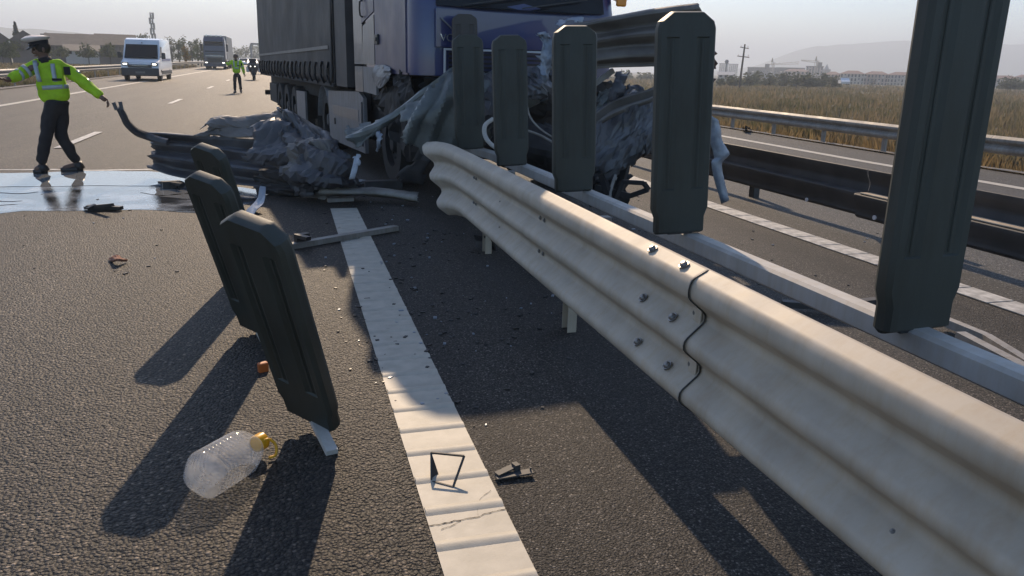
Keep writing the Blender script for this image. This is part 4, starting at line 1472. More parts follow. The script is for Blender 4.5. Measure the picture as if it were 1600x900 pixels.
# black twisted pieces near the puddle
b = MB()
b.beam(gp(133, 325, .02), gp(176, 320, .10), .03, .03).beam(gp(137, 323, .03), gp(190, 325, .03), .07, .035).beam(gp(138, 328, .02), gp(150, 322, .05), .05, .05)
b.box(gp(160, 324, .03), (.22, .10, .05), rz=.3)
tag(b.build('twisted_bracket', M['black']), 'black twisted bracket lying on the wet road below the puddle', 'debris', DG)
b = MB()
b.box(gp(268, 288, .05), (.20, .09, .08), rz=.2).beam(gp(249, 285, .05), gp(284, 288, .08), .04, .03).tube([gp(276, 288, .04), gp(283, 289, .05)], .05, 10)
tag(b.build('broken_part', M['black']), 'black broken vehicle part lying in the puddle', 'debris', DG)
b = MB()
v, f = crumpled([[gp(172, 405, .005), gp(182, 400, .05), gp(190, 404, .04)], [gp(174, 409, .005), gp(184, 407, .045), gp(198, 408, .01)]], 4, 4, crush=.006, cscale=20)
tag(b.add(v, f).build('brick_fragment', M['brick'], solid=.02), 'small reddish-brown fragment lying alone on the sunlit road', 'debris', DG)
b = MB()
b.box(gp(411, 574, .02), (.05, .035, .055), rz=.4, bevel=.008)
tag(b.build('orange_reflector', M['orange']), 'orange reflector fragment beside the nearest leaning panel', 'debris', DG)
# triangular frame on the white line
rf = thing('reflector_frame', 'open wedge-shaped metal frame standing on the ribbed white line', 'debris', gp(700, 757), group=DG)
a0, a1, a2, a3 = at(683, 708, 2.62), at(728, 718, 2.58), gp(712, 757, .02), gp(676, 752, .02)
a2, a3 = gp(708, 761, .004), gp(674, 752, .004)
a0 = Vector((a3.x + .012, a3.y + .07, .085))
a1 = Vector((a2.x + .058, a2.y + .075, .085))
b = MB()
for p, q in ((a0, a1), (a1, a2), (a2, a3), (a3, a0)):
    b.beam(p, q, .007, .007)
b.build('frame', M['galv_dirty'], rf)
m_ = (a0 + a3) / 2 + Vector((.03, .02, -.04))
MB().add([a0, a3, a3 + Vector((.035, .035, -.002)), a0 + Vector((.012, .0, -.075))], [(0, 1, 2, 3)]).build('side_plate', M['galv_dirty'], rf, solid=.003)
MB().add([a3, a2, a2 + Vector((.015, .062, 0)), a3 + Vector((.03, .06, 0))], [(0, 1, 2, 3)]).build('base_plate', M['galv'], rf, solid=.003)
b = MB()
b.beam(gp(775, 746, .012), gp(832, 736, .018), .035, .006).beam(gp(776, 741, .02), gp(806, 727, .03), .03, .006).box(gp(806, 729, .028), (.022, .03, .025), rz=.3).box(gp(829, 734, .022), (.006, .006, .02))
tag(b.build('bracket', M['galv_dirty']), 'small dark bent bracket lying right of the wedge-shaped frame', 'debris', DG)
# right of the tube
lying('metal_bar', 'square bar stub lying under the tube near the second panel', [gp(1222, 474, .05), gp(1292, 479, .05), gp(1372, 470, .05)], .06, .04, M['galv_dirty'])
lying('metal_strip', 'long pale strip lying right of the nearest panel, farther from the tube', [gp(1472, 500, .06), gp(1540, 528, .05), gp(1640, 590, .04)], .055, .05, M['galv_old'])
lying('metal_strip', 'grey channel strip lying right of the nearest panel, closer to the tube', [gp(1500, 524, .12), gp(1610, 582, .11)], .06, .045, M['galv_old'])
b = MB()
b.beam(gp(1488, 545, .04), gp(1530, 548, .05), .08, .03).beam(gp(1528, 556, .01), gp(1526, 540, .09), .03, .03)
tag(b.build('broken_part', M['black']), 'black broken piece under the tube right of the nearest panel', 'debris', DG)
b = MB()
v, f = crumpled([[gp(742, 366, .12), gp(770, 372, .14)], [gp(744, 385, .02), gp(775, 392, .02)]], 4, 4, crush=.02, cscale=8)
tag(b.add(v, f).build('rubber_flap', M['black'], solid=.01), 'black flap standing on the road under the guard rail', 'debris', DG)
scrap('verge_rubbish', 'dark rag lying on the far verge below the right guard rail', 'debris',
      [[gp(1158, 199, .16), gp(1166, 197, .22), gp(1174, 200, .12)], [gp(1158, 203, .03), gp(1166, 204, .04), gp(1175, 203, .03)]], M['chassis'], 4, 4, crush=.05, cscale=5, group=None)
# fine splinters strewn over the asphalt
sp_ = MB().use(M['black'])
for k in range(520):
    if k % 4 == 0:
        sp_.use(M['bright_scrap'])
    elif k % 4 == 1:
        sp_.use(M['galv_dirty'])
    else:
        sp_.use(M['black'])
    if k < 90:
        u, w = random.uniform(560, 1150), random.uniform(325, 640)
    elif k > 150:
        u, w = random.uniform(600, 1150), 300 + 240 * random.random() ** 2.2
    elif k < 120:
        u, w = random.uniform(20, 560), random.uniform(290, 430)
    else:
        u, w = random.uniform(1120, 1400), random.uniform(360, 470)
    p = gp(u, w, .004)
    if p.x > 1.2 and (k < 90 or k > 150):
        p.x -= 1.0
    s = random.uniform(.004, .017 if k < 150 else .022)
    sp_.box(p, (s * random.uniform(.6, 2.2), s, s * .5), rz=random.uniform(0, 3))
stuff(sp_.build('splinters'))

# ================================================================== THE BOTTLE
ba, bb_ = Vector((-.372, 2.60, .080)), gp(409, 689, .062)
ax = (bb_ - ba)
Lb = ax.length
bt = thing('plastic_bottle', 'empty clear ribbed plastic bottle with yellow cap lying on the road', 'bottle', (ba.x, ba.y, 0))
ax.normalize()
R = ax.to_track_quat('Z', 'Y').to_matrix() @ Matrix.Rotation(radians(20), 3, 'Z')
prof = [(0, .028), (-.005, .046), (0.0, .064), (.012, .075), (.028, .080)]
z = .05
while z < .20:
    prof += [(z, .080), (z + .006, .077), (z + .012, .080)]
    z += .019
prof += [(.222, .080), (.245, .076), (.270, .066), (.292, .050), (.305, .034), (.311, .026), (.318, .024), (.335, .024)]


def sq(t, r, big):
    c, s = cos(t), sin(t)
    p = 2.0 + 1.6 * big
    k = (abs(c) ** p + abs(s) ** p) ** (-1 / p)
    return Vector((c * r * k * .965, s * r * k * .965, 0))


rings = []
for z, r in prof:
    big = min(1, max(0, (r - .045) / .03))
    rings.append([ba + R @ (sq(2 * pi * k / 40, r, big) + Vector((0, 0, z))) for k in range(40)])
o = MB().loft(rings, cap=True).build('bottle_body', M['clear'], bt, auto=50)
c0 = ba + ax * .310
cp = MB().tube([c0, c0 + ax * .005, c0 + ax * .040, c0 + ax * .045], [.032, .034, .034, .029], 22)
cp.build('cap', M['cap_yellow'], bt, auto=40)
hd = MB()
sd = R @ Vector((1, 0, 0))
side = ax.cross(Vector((0, 0, 1))).normalized()
c1 = ba + ax * .312
hd.tube([c1 + side * .02 + Vector((0, 0, .012)), c1 + ax * .03 + side * .035 + Vector((0, 0, .016)), c1 + ax * .045 + side * .055 + Vector((0, 0, -.01)), c1 + ax * .03 + side * .065 + Vector((0, 0, -.045)), c1 + ax * .005 + side * .052 + Vector((0, 0, -.05))],
        .0055, 8, smooth=5)
hd.build('carrying_ring', M['cap_yellow'], bt, smooth=True)

# ================================================================== PEOPLE
def gY(u, v):
    """Distance along the road at which the pixel's ray meets the road surface."""
    Y = gp(u, v).y
    for _ in range(30):
        Y = gp(u, v, zr(Y)).y
    return Y


def person(label, J, S, face, loc, rings_on=True, fl=.72, cap=True, group=None):
    """J: joints in metres; S: overall size factor; face: direction the face looks."""
    t = thing('person', label, 'person', loc, group=group)
    yc = J['chest'].y
    face = Vector(face).normalized()

    def flat(vs, c):
        cx = J['chest'].x
        out_ = []
        for p in vs:
            w_ = max(0.0, min(1.0, (.30 - abs(p.x - cx)) / .10))
            out_.append(Vector((p.x, c + (p.y - c) * (fl * w_ + 1 - w_), p.z)))
        return out_
    hd = J['head']
    up = (hd - J['neck']).normalized()
    P = {'pel': (J['hips'], .075 * S), 'sp': (J['hips'].lerp(J['chest'], .5), .085 * S), 'ch': (J['chest'], .095 * S), 'nb': (J['neck'] - up * .02, .062 * S), 'n1': (J['neck'] + up * .05 * S, .058 * S),
         'h0': (hd - up * .055 * S, .078 * S), 'h1': (hd + up * .02 * S, .098 * S), 'h2': (hd + up * .095 * S, .07 * S), 'no': (hd + face * .115 * S - up * .02 * S, .016 * S)}
    E = [('pel', 'sp'), ('sp', 'ch'), ('ch', 'nb'), ('nb', 'n1'), ('n1', 'h0'), ('h0', 'h1'), ('h1', 'h2'), ('h1', 'no')]
    for s in 'LR':
        P['sh' + s], P['el' + s], P['wr' + s] = (J['sh' + s], .06 * S), (J['el' + s], .046 * S), (J['wr' + s], .034 * S)
        P['pa' + s] = (J['wr' + s].lerp(J['ha' + s], .45), .036 * S)
        P['hi' + s], P['kn' + s], P['an' + s] = (J['hi' + s], .055 * S), (J['kn' + s], .042 * S), (J['an' + s], .036 * S)
        P['to' + s] = (J['to' + s] + Vector((0, 0, .04)), .036 * S)
        E += [('ch', 'sh' + s), ('sh' + s, 'el' + s), ('el' + s, 'wr' + s), ('wr' + s, 'pa' + s), ('pel', 'hi' + s), ('hi' + s, 'kn' + s), ('kn' + s, 'an' + s), ('an' + s, 'to' + s)]
    body = MB().use(M['skin'])
    v, f = skin(P, E, 'pel')
    body.add(v, f)
    for s in 'LR':                            # five fingers, unequal and curled
        w, h = J['wr' + s], J['ha' + s]
        d = (h - w).normalized()
        side = d.cross(face if abs(d.dot(face)) < .9 else Vector((0, 0, 1))).normalized()
        cl = side.cross(d)
        pc = w.lerp(h, .5)
        L = (h - w).length
        for k, (o, ln) in enumerate(((-.030, .42), (-.010, .50), (.010, .48), (.029, .38))):
            a = pc + side * o * S
            q = {'a': (a, .0095 * S), 'b': (a + d * L * ln * .55 + cl * .012 * S, .0088 * S), 'c': (a + d * L * ln + cl * (.03 + .008 * k) * S, .0075 * S)}
            v, f = skin(q, [('a', 'b'), ('b', 'c')], 'a', 1)
            body.add(v, f)
        a = w.lerp(h, .22) - side * .03 * S
        q = {'a': (a, .012 * S), 'b': (a + d * L * .28 - side * .03 * S + cl * .01 * S, .010 * S), 'c': (a + d * L * .48 - side * .034 * S + cl * .02 * S, .008 * S)}
        v, f = skin(q, [('a', 'b'), ('b', 'c')], 'a', 1)
        body.add(v, f)
    # ears and eyes
    rt = face.cross(up).normalized()
    for s in (-1, 1):
        body.ball(hd + rt * s * .088 * S - up * .01 * S, .026 * S, 8, 6, sx=.6, sz=1.25)
        body.use(M['hair']).ball(hd + rt * s * .034 * S + face * .085 * S + up * .012 * S, .012 * S, 6, 5)
        body.use(M['skin'])
    body.use(mat('lips', (.16, .06, .05), rough=.5)).ball(hd + face * .088 * S - up * .058 * S, .022 * S, 8, 5, sz=.4)
    body.build('body', None, t, smooth=True)
    hr = MB()
    hr.ball(hd - face * .018 * S + up * .028 * S, .102 * S, 14, 10)
    hr.build('hair', M['hair'], t, smooth=True)
    # jacket
    P = {'he': (J['hem'] - Vector((0, 0, .06)), .185 * S), 'wa': (J['hem'].lerp(J['chest'], .35), .190 * S), 'ch': (J['chest'], .185 * S), 'nb': (J['neck'] - up * .05 * S, .095 * S)}
    E = [('he', 'wa'), ('wa', 'ch'), ('ch', 'nb')]
    for s in 'LR':
        P['sh' + s], P['el' + s], P['wr' + s] = (J['sh' + s], .098 * S), (J['el' + s], .078 * S), (J['el' + s].lerp(J['wr' + s], 1.0), .060 * S)
        P['um' + s] = (J['sh' + s].lerp(J['el' + s], .5), .086 * S)
        E += [('ch', 'sh' + s), ('sh' + s, 'um' + s), ('um' + s, 'el' + s), ('el' + s, 'wr' + s)]
    v, f = skin(P, E, 'ch', 3)
    c = J['chest'].y
    jk = MB()
    w = []
    for p in flat(v, c):
        n = noise.noise(p * 9) * .012 + noise.noise(p * 21) * .006
        w.append(p + Vector((n, n, n * .5)))
    jk.add(w, f)
    jk.build('jacket', M['yellow'], t, smooth=True)
    # trousers
    P = {'wb': (J['hem'] + Vector((0, 0, .02)), .150 * S), 'pel': (J['hips'], .155 * S)}
    E = [('wb', 'pel')]
    for s in 'LR':
        P['hi' + s], P['kn' + s], P['an' + s] = (J['hi' + s], .108 * S), (J['kn' + s], .076 * S), (J['an' + s] + Vector((0, 0, .01)), .072 * S)
        P['th' + s] = (J['hi' + s].lerp(J['kn' + s], .5), .094 * S)
        E += [('pel', 'hi' + s), ('hi' + s, 'th' + s), ('th' + s, 'kn' + s), ('kn' + s, 'an' + s)]
    v, f = skin(P, E, 'pel', 3)
    tr_ = MB().add([p + Vector((1, 1, .4)) * noise.noise(p * 10) * .014 for p in v], f)
    tr_.build('trousers', M['navy_cloth'], t, smooth=True)
    for s in 'LR':
        a, b = J['an' + s], J['to' + s]
        d = Vector((b.x - a.x, b.y - a.y, 0)).normalized()
        sh = MB()
        hl = Vector((a.x, a.y, a.z - .07 * S)) - d * .06 * S
        sh.tube([hl, hl + d * .08 * S, Vector((b.x, b.y, b.z + .028 * S)) - d * .05 * S, Vector((b.x, b.y, b.z + .024 * S)) + d * .02], [.040 * S, .046 * S, .040 * S, .028 * S], 10, smooth=3)
        sh.tube([a + Vector((0, 0, .02)), hl + d * .03 * S], [.055 * S, .06 * S], 10)
        sh.build('shoe', M['black'], t, smooth=True)
    # reflective bands

    def band(a, b, t0, t1, r0, r1, fy=1.0, nm='reflective_band', m=None):
        q = MB()
        a, b = Vector(a), Vector(b)
        d = (b - a).normalized()
        u = d.orthogonal().normalized()
        w_ = d.cross(u)
        R_ = []
        for tt, rr in ((t0, r0), (t1, r1)):
            p = a.lerp(b, tt)
            R_.append([p + Vector((1, fy, 1)) * (u * cos(2 * pi * k / 20) + w_ * sin(2 * pi * k / 20)) * rr if False else
                       p + Vector(((u * cos(2 * pi * k / 20) + w_ * sin(2 * pi * k / 20)).x, (u * cos(2 * pi * k / 20) + w_ * sin(2 * pi * k / 20)).y * fy,
                                   (u * cos(2 * pi * k / 20) + w_ * sin(2 * pi * k / 20)).z)) * rr for k in range(20)])
        q.loft(R_, cap=False)
        q.build(nm, m or M['reflective'], t, smooth=True, solid=.006)
    for s in 'LR':
        band(J['sh' + s], J['el' + s], .62, .80, .080 * S, .077 * S, .85)
        band(J['el' + s], J['wr' + s], .12, .30, .073 * S, .069 * S, .85)
    band(J['hem'], J['chest'], .42, .58, .178 * S, .180 * S, fl)
    # vertical tapes over the shoulders, front
    fr = Vector((0, -1, 0))
    for s in (-1, 1):
        ax_ = (J['shR'] - J['shL']).normalized()
        q = MB()
        L_ = []
        for k in range(8):
            p = J['hem'].lerp(J['neck'], .45 + .5 * k / 7)
            hw = .085 + .01 * k / 7
            wd = .135 - .075 * (k / 7) ** 3
            c_ = p + ax_ * s * hw * S + fr * wd * S * (fl / .72)
            L_.append([c_ - ax_ * .024 * S, c_ + ax_ * .024 * S])
        v, f = plane_grid(L_)
        q.add(v, f).build('reflective_band', M['reflective'], t, solid=.012, smooth=True)
    q = MB().box(J['hem'].lerp(J['chest'], .80) + fr * .150 * S + (J['shR'] - J['shL']).normalized() * .10 * S, (.11 * S, .02, .03 * S), bevel=.004)
    q.build('pocket_flap', M['navy_cloth'], t)
    ac = J['shR'].lerp(J['elR'], .38)
    MB().box(ac + fr * .075 * S, (.07 * S, .02, .10 * S), rz=.2, bevel=.004).build('shoulder_patch', M['navy_cloth'], t)
    MB().tube([J['neck'] - up * .05 * S, J['neck'] + up * .015 * S], [.088 * S, .07 * S], 14).build('collar', M['navy_cloth'], t, smooth=True)
    if cap:
        cp_ = thing_cap(t, hd, up, face, S)
    return t


def thing_cap(t, hd, up, face, S):
    rt = face.cross(up).normalized()
    fw = up.cross(rt).normalized()
    q = MB()
    base = hd + up * .055 * S

    def rg(r, h, fwd=0.0, tilt=0.0):
        return [base + up * (h * S + tilt * cos(2 * pi * k / 24) * S) + fw * (cos(2 * pi * k / 24) * r * 1.08 + fwd) * S + rt * sin(2 * pi * k / 24) * r * S for k in range(24)]
    q.loft([rg(.105, 0), rg(.106, .045)])
    cb_ = q.build('cap', M['navy_cloth'], t, smooth=False, auto=40)
    q = MB().loft([rg(.107, .045), rg(.150, .075, .012, .012), rg(.152, .085, .012, .015), rg(.10, .108, .012, .015), rg(.02, .112, .012, .015)])
    q.build('crown', M['cap_white'], cb_, auto=50)
    q = MB()
    inner = [base + fw * cos(a) * .108 * S + rt * sin(a) * .106 * S + up * .004 for a in [(-1.1 + 2.2 * k / 12) for k in range(13)]]
    outer = [base + fw * (cos(a) * .165) * S + rt * sin(a) * .112 * S - up * .035 * S * cos(a) for a in [(-1.1 + 2.2 * k / 12) for k in range(13)]]
    v, f = plane_grid([inner, outer])
    q.add(v, f).build('visor', M['black'], cb_, solid=.005, smooth=True)
    q = MB().tube([base + fw * .113 * S + up * .022 * S, base + fw * .120 * S + up * .022 * S], .018 * S, 10)
    q.build('badge', M['chrome'], cb_)


Y1 = 11.5
J = dict(head=at(64.0, 77.5, Y1), neck=at(69.5, 91.5, Y1), shL=at(59.5, 101, Y1 - .03), shR=at(95, 101, Y1 + .05), elL=at(34, 115, Y1 - .12), wrL=at(13, 124.5, Y1 - .25), haL=at(-4, 124.5, Y1 - .32),
         elR=at(127, 126, Y1 + .05), wrR=at(160, 152.5, Y1 - .05), haR=at(174, 164, Y1 - .10), chest=at(78, 116, Y1), hem=at(87, 156, Y1), hips=at(87, 167, Y1), hiL=at(80.5, 171, Y1 - .05), hiR=at(95, 171, Y1 + .05),
         knL=at(72, 212, Y1 - .10), anL=at(65, 259, Y1 - .06), toL=gp(55, 271.5), knR=at(95, 212, Y1 + .02), anR=at(121, 256, Y1 + .12), toR=gp(98, 268.5))
person('police officer in yellow hi-vis jacket and white peaked cap striding left with arms spread', J, 1.03, (-.80, -.5, -.22), (J['hips'].x, Y1, 0))
Y2 = gY(372, 145.5)
o2 = dict(head=(368.2, 88.8), neck=(368.6, 93.6), shL=(362.4, 96.2), shR=(376.3, 96.4), elL=(356.2, 101.5), wrL=(354.0, 96.8), haL=(352.8, 92.8), elR=(379.6, 107), wrR=(381.4, 115.6), haR=(382.2, 119.8),
          chest=(369.2, 99.8), hem=(369.6, 113.2), hips=(369.8, 116), hiL=(366.8, 117), hiR=(373, 117), knL=(366.8, 129.6), anL=(367.2, 142.2), knR=(375, 129.4), anR=(376.6, 141.6))
J = {k: at(p[0], p[1], Y2) for k, p in o2.items()}
for s, u in (('L', 366.0), ('R', 377.2)):
    a = J['an' + s]
    J['to' + s] = Vector((at(u, 144, Y2).x, Y2 - .16, zr(Y2) + .005))
person('distant officer in yellow-green hi-vis jacket and dark trousers standing on the carriageway', J, .95, (.1, -1, 0), (J['hips'].x, Y2, 0), cap=False, fl=.7)


# ================================================================== VEHICLES
def place(u, v, rz=0.0):
    Y = gY(u, v)
    p = gp(u, v, zr(Y))
    return Vector((p.x, Y, zr(Y)))


# white van
vp = place(221, 126.5)
van = thing('van', 'white high-roof van with lit headlights on the left shoulder behind the officer', 'van', vp)
WM.pop(van.name)
side = [(0, .32), (-.02, .62), (.02, .86), (.12, 1.06), (.78, 1.27), (1.42, 2.02), (1.75, 2.40), (2.3, 2.50), (5.7, 2.50), (5.9, 2.36), (5.95, .9), (5.93, .38)]
R_ = []
for x, ins in ((-1.03, .04), (-.99, 0), (.99, 0), (1.03, .04)):
    R_.append([Vector((x * (1 - .05 * max(0, z - 1.1) / 1.4), y + ins * (1 if y < 3 else -1), z - (ins if z > 2 else 0))) for y, z in side])
MB().loft(R_).build('body', M['van_white'], van, auto=35)
MB().loft([[Vector((x, y, z)) for x, y, z in ((-.90, .72, 1.30), (.93, .72, 1.30), (.88, 1.40, 2.09), (-.88, 1.40, 2.09))], [Vector((x, y + .03, z + .03)) for x, y, z in ((-.93, .72, 1.30), (.93, .72, 1.30), (.88, 1.40, 2.09), (-.88, 1.40, 2.09))]][::-1]).build('windscreen', M['glass'], van)
for a in ((-.5, .3), (.1, .85)):
    MB().beam((a[0], .69, 1.33), (a[1], .80, 1.42), .02, .02).build('wiper', M['black'], van)
bp = MB().box((0, .0, .52), (2.06, .22, .46), bevel=.05)
bu = bp.build('bumper', M['van_dark'], van)
MB().box((0, -.115, .50), (.52, .012, .11)).build('number_plate', M['curtain_trim'], bu)
gl = MB().box((0, -.03, .86), (1.30, .06, .17), bevel=.03)
gr_ = gl.build('grille', M['van_dark'], van)
MB().box((0, -.066, .88), (.9, .012, .02)).build('trim_bar', M['chrome'], gr_)
for s in (-1, 1):
    hl = MB().box((s * .80, .06, .97), (.36, .16, .20), bevel=.05).build('headlight', M['glass'], van)
    MB().box((s * .80, -.025, .97), (.22, .02, .08), bevel=.008).build('lamp', M['lamp'], hl)
    mi_ = MB().box((s * 1.22, 1.0, 1.48), (.22, .12, .36), bevel=.04)
    mi_.beam((s * 1.02, 1.02, 1.40), (s * 1.15, 1.0, 1.42), .05, .05)
    mi_.build('mirror', M['van_dark'], van)
    MB().loft([[Vector((s * x, y, z)) for y, z in ((1.0, 1.36), (1.95, 1.36), (1.95, 2.0), (1.55, 2.0))] for x in (1.0, 1.032)]).build('side_window', M['glass'], van)
    MB().box((s * 1.028, 3.6, 1.25), (.02, 3.6, .16)).build('side_stripe', M['van_blue'], van)
    MB().box((s * 1.035, 3.4, .50), (.03, 4.3, .22)).build('side_moulding', M['van_dark'], van)
    for y in (.95, 4.75):
        wheel(van, (s * .92, y, .34), .34, .22, side=s)
MB().box((0, .98 - .7, 2.0), (.01, .01, .01))
MB().box((0, 2.9, .42), (1.9, 5.6, .25)).build('underbody', M['chassis'], van)
MB().box((0, 1.53, 2.22), (.05, .05, .09), bevel=.01).build('roof_badge', M['steel_grey'], van)

# oncoming truck
tp_ = place(337, 108.5)
tk = thing('truck', 'dark oncoming box truck with lit headlights in the left lane beyond the van', 'truck', tp_)
WM.pop(tk.name)
R_ = [[Vector((x, y, z)) for x, y in ((-1.22, .12), (-1.1, 0), (1.1, 0), (1.22, .12), (1.25, 2.2), (-1.25, 2.2))] for z in (.35, 1.2, 2.2)] + [[Vector((x * .97, y, 3.35)) for x, y in ((-1.22, .3), (-1.1, .2), (1.1, .2), (1.22, .3), (1.25, 2.2), (-1.25, 2.2))],
      [Vector((x * .9, y, 3.75)) for x, y in ((-1.22, .75), (-1.1, .65), (1.1, .65), (1.22, .75), (1.25, 2.2), (-1.25, 2.2))]]
MB().loft(R_).build('cab_body', M['cab_navy'], tk, auto=35)
MB().loft([[Vector((x, y, z)) for x, y, z in ((-1.06, -.02, 2.0), (1.06, -.02, 2.0), (1.02, .13, 2.98), (-1.02, .13, 2.98))], [Vector((x, y + .04, z)) for x, y, z in ((-1.06, -.02, 2.0), (1.06, -.02, 2.0), (1.02, .13, 2.98), (-1.02, .13, 2.98))]]).build('windscreen', M['glass'], tk)
MB().box((0, .02, 3.12), (2.1, .34, .16), bevel=.05).build('sun_visor', M['glass'], tk)
for z in (1.55, 1.80):
    MB().box((0, -.01, z), (2.1, .04, .06), bevel=.01).build('grille_bar', M['chrome'] if z < 1.6 else M['black'], tk)
MB().box((0, -.03, 1.10), (1.7, .06, .5), bevel=.02).build('grille', M['black'], tk)
MB().box((0, -.04, .52), (2.46, .14, .40), bevel=.04).build('bumper', M['cab_navy'], tk)
for s in (-1, 1):
    h_ = MB().box((s * .95, -.06, .78), (.42, .08, .20), bevel=.03).build('headlight', M['glass'], tk)
    MB().box((s * .95, -.105, .78), (.24, .02, .10), bevel=.008).build('lamp', M['lamp'], h_)
    mm = MB().box((s * 1.45, .25, 2.5), (.22, .14, .85), bevel=.05)
    mm.beam((s * 1.2, .25, 2.85), (s * 1.4, .25, 2.8), .05, .05)
    mm.build('mirror', M['black'], tk)
    for y in (1.2, 5.2, 10.5, 11.8):
        wheel(tk, (s * 1.0, y, .50), .50, .32, side=s)
lb_ = MB().tube([(-.95, .75, 3.86), (.95, .75, 3.86)], .04, 8)
for x in (-.8, -.3, .3, .8):
    lb_.tube([(x, .62, 3.88), (x, .72, 3.88)], .10, 10)
lb_.build('roof_lamps', M['chrome'], tk)
MB().box((0, 8.0, 2.55), (2.55, 10.8, 2.75), bevel=.03).build('trailer_body', M['trailer_grey'], tk)
MB().box((0, 7.0, .85), (1.8, 11.5, .4)).build('chassis', M['chassis'], tk)


# cars behind the officer
def car(u, v, label, m, roofbar=False):
    p = place(u, v)
    t = thing('car', label, 'car', p, group='white vehicles queuing far behind the officer')
    WM.pop(t.name)
    prof_ = [(0, .30), (-.03, .55), (.05, .78), (.95, .98), (1.65, 1.42), (2.9, 1.46), (3.8, 1.05), (4.25, .95), (4.3, .35)]
    R1 = []
    for x, k in ((-.88, .95), (-.82, 1), (.82, 1), (.88, .95)):
        R1.append([Vector((x * (1 - .16 * max(0, z - .95) / .5), y, .3 + (z - .3) * k)) for y, z in prof_])
    MB().loft(R1).build('body', m, t, auto=35)
    MB().loft([[Vector((x, y + d, z + d)) for x, y, z in ((-.70, .98, 1.02), (.70, .98, 1.02), (.62, 1.58, 1.39), (-.62, 1.58, 1.39))] for d in (.0, -.03)]).build('windscreen', M['glass'], t)
    MB().box((0, -.02, .42), (1.5, .06, .2), bevel=.02).build('grille', M['van_dark'], t)
    for s in (-1, 1):
        h1 = MB().box((s * .62, .02, .66), (.30, .1, .12), bevel=.03).build('headlight', M['glass'], t)
        MB().box((s * .62, -.04, .66), (.16, .02, .07)).build('lamp', M['lamp'], h1)
        MB().box((s * .98, 1.2, 1.0), (.18, .1, .13), bevel=.03).build('mirror', m, t)
        for y in (.8, 3.4):
            wheel(t, (s * .78, y, .31), .31, .2, side=s)
        MB().loft([[Vector((s * x, y, z)) for y, z in ((1.25, 1.02), (3.3, 1.02), (2.85, 1.36), (1.75, 1.36))] for x in (.76, .85)]).build('side_window', M['glass'], t)
    return t


car(381, 104.5, 'white car right behind the distant officer\'s shoulder', M['van_white'])
car(395, 104.5, 'white car farther back behind the motorcycle', M['van_white'])
car(408, 103.5, 'white car closest to the curtain trailer\'s rear edge', M['van_white'])


def motorcycle(u, v, label):
    p = place(u, v)
    t = thing('motorcycle', label, 'motorcycle', p, group='police motorcycles between officer and trailer')
    WM.pop(t.name)
    wheel(t, (0, .1, .32), .32, .13, m=M['black'])
    wheel(t, (0, 1.55, .32), .32, .16, m=M['black'])
    f_ = MB().loft([[Vector((x * s, y, z)) for x, y in ((-1, .55), (-.8, .1), (-.3, -.12), (.3, -.12), (.8, .1), (1, .55))] for s, y0, z in ((.16, 0, .45), (.30, 0, .65), (.40, 0, .9), (.36, 0, 1.08), (.22, 0, 1.16))])
    f_.build('fairing', M['van_dark'], t, auto=40)
    MB().loft([[Vector((x, y, z)) for x, y, z in ((-.25, .02, 1.12), (.25, .02, 1.12), (.18, .22, 1.45), (-.18, .22, 1.45))], [Vector((x, y + .02, z)) for x, y, z in ((-.25, .02, 1.12), (.25, .02, 1.12), (.18, .22, 1.45), (-.18, .22, 1.45))]]).build('windshield', M['glass'], t)
    h1 = MB().box((0, -.10, .93), (.34, .08, .14), bevel=.03).build('headlight', M['glass'], t)
    for s in (-1, 1):
        MB().tube([(s * .14, -.145, .93), (s * .14, -.155, .93)], .035, 8).build('lamp', M['lamp'], h1)
        MB().tube([(s * .1, .35, 1.12), (s * .36, .38, 1.10), (s * .44, .48, 1.06)], .018, 8).build('handlebar', M['black'], t)
        MB().box((s * .42, .25, 1.25), (.16, .06, .11), bevel=.03).build('mirror', M['black'], t)
        MB().beam((s * .08, .12, .32), (s * .10, .30, .95), .05, .05).build('fork', M['steel_grey'], t)
        MB().box((s * .40, 1.45, .72), (.22, .5, .38), bevel=.05).build('pannier', M['van_white'], t)
    MB().tube([(0, .45, .95), (0, .8, 1.02), (0, 1.1, .92), (0, 1.6, .95)], [.15, .20, .17, .13], 10, smooth=3).build('tank_and_seat', M['van_white'], t, smooth=True)
    MB().box((0, .8, .55), (.36, .6, .4), bevel=.05).build('engine', M['chassis'], t)
    MB().box((0, 1.85, 1.10), (.40, .35, .30), bevel=.05).build('top_case', M['van_white'], t)
    return t


motorcycle(396.5, 125.5, 'dark-faired motorcycle parked on the carriageway just left of the trailer\'s rear edge')
motorcycle(411, 116, 'second motorcycle half hidden behind the trailer\'s rear edge')

# gantry over the far road
gy = gY(380, 97.5) if False else 230.0
gt = thing('sign_gantry', 'grey goal-post sign gantry spanning the far road left of the trailer', 'gantry', at(393, 97, gy))
b = MB()
pA, pB = at(393.5, 97, gy), at(393.5, 68.5, gy)
b.beam(Vector((pA.x, gy, .3)), Vector((pA.x, gy, pB.z)), .45, .45)
b.build('column', M['steel_grey'], gt)
b = MB().beam(Vector((pA.x, gy, pB.z)), Vector((pA.x + 16, gy, pB.z - .1)), .45, .5)
b.build('beam', M['steel_grey'], gt)
MB().beam(Vector((pA.x + 15.8, gy, .3)), Vector((pA.x + 15.8, gy, pB.z)), .45, .45).build('column', M['steel_grey'], gt)

# ================================================================== FAR SETTING


def depth(p):
    return (CM.transposed() @ (p - Vector((0, 0, CAMH)))).z


def facing(u, v, Y):
    """base point and heading so that local -y looks back at the road"""
    p = at(u, v, Y)
    return p, atan2(p.x, p.y) * -1.0, depth(p) / FPX * 1.0


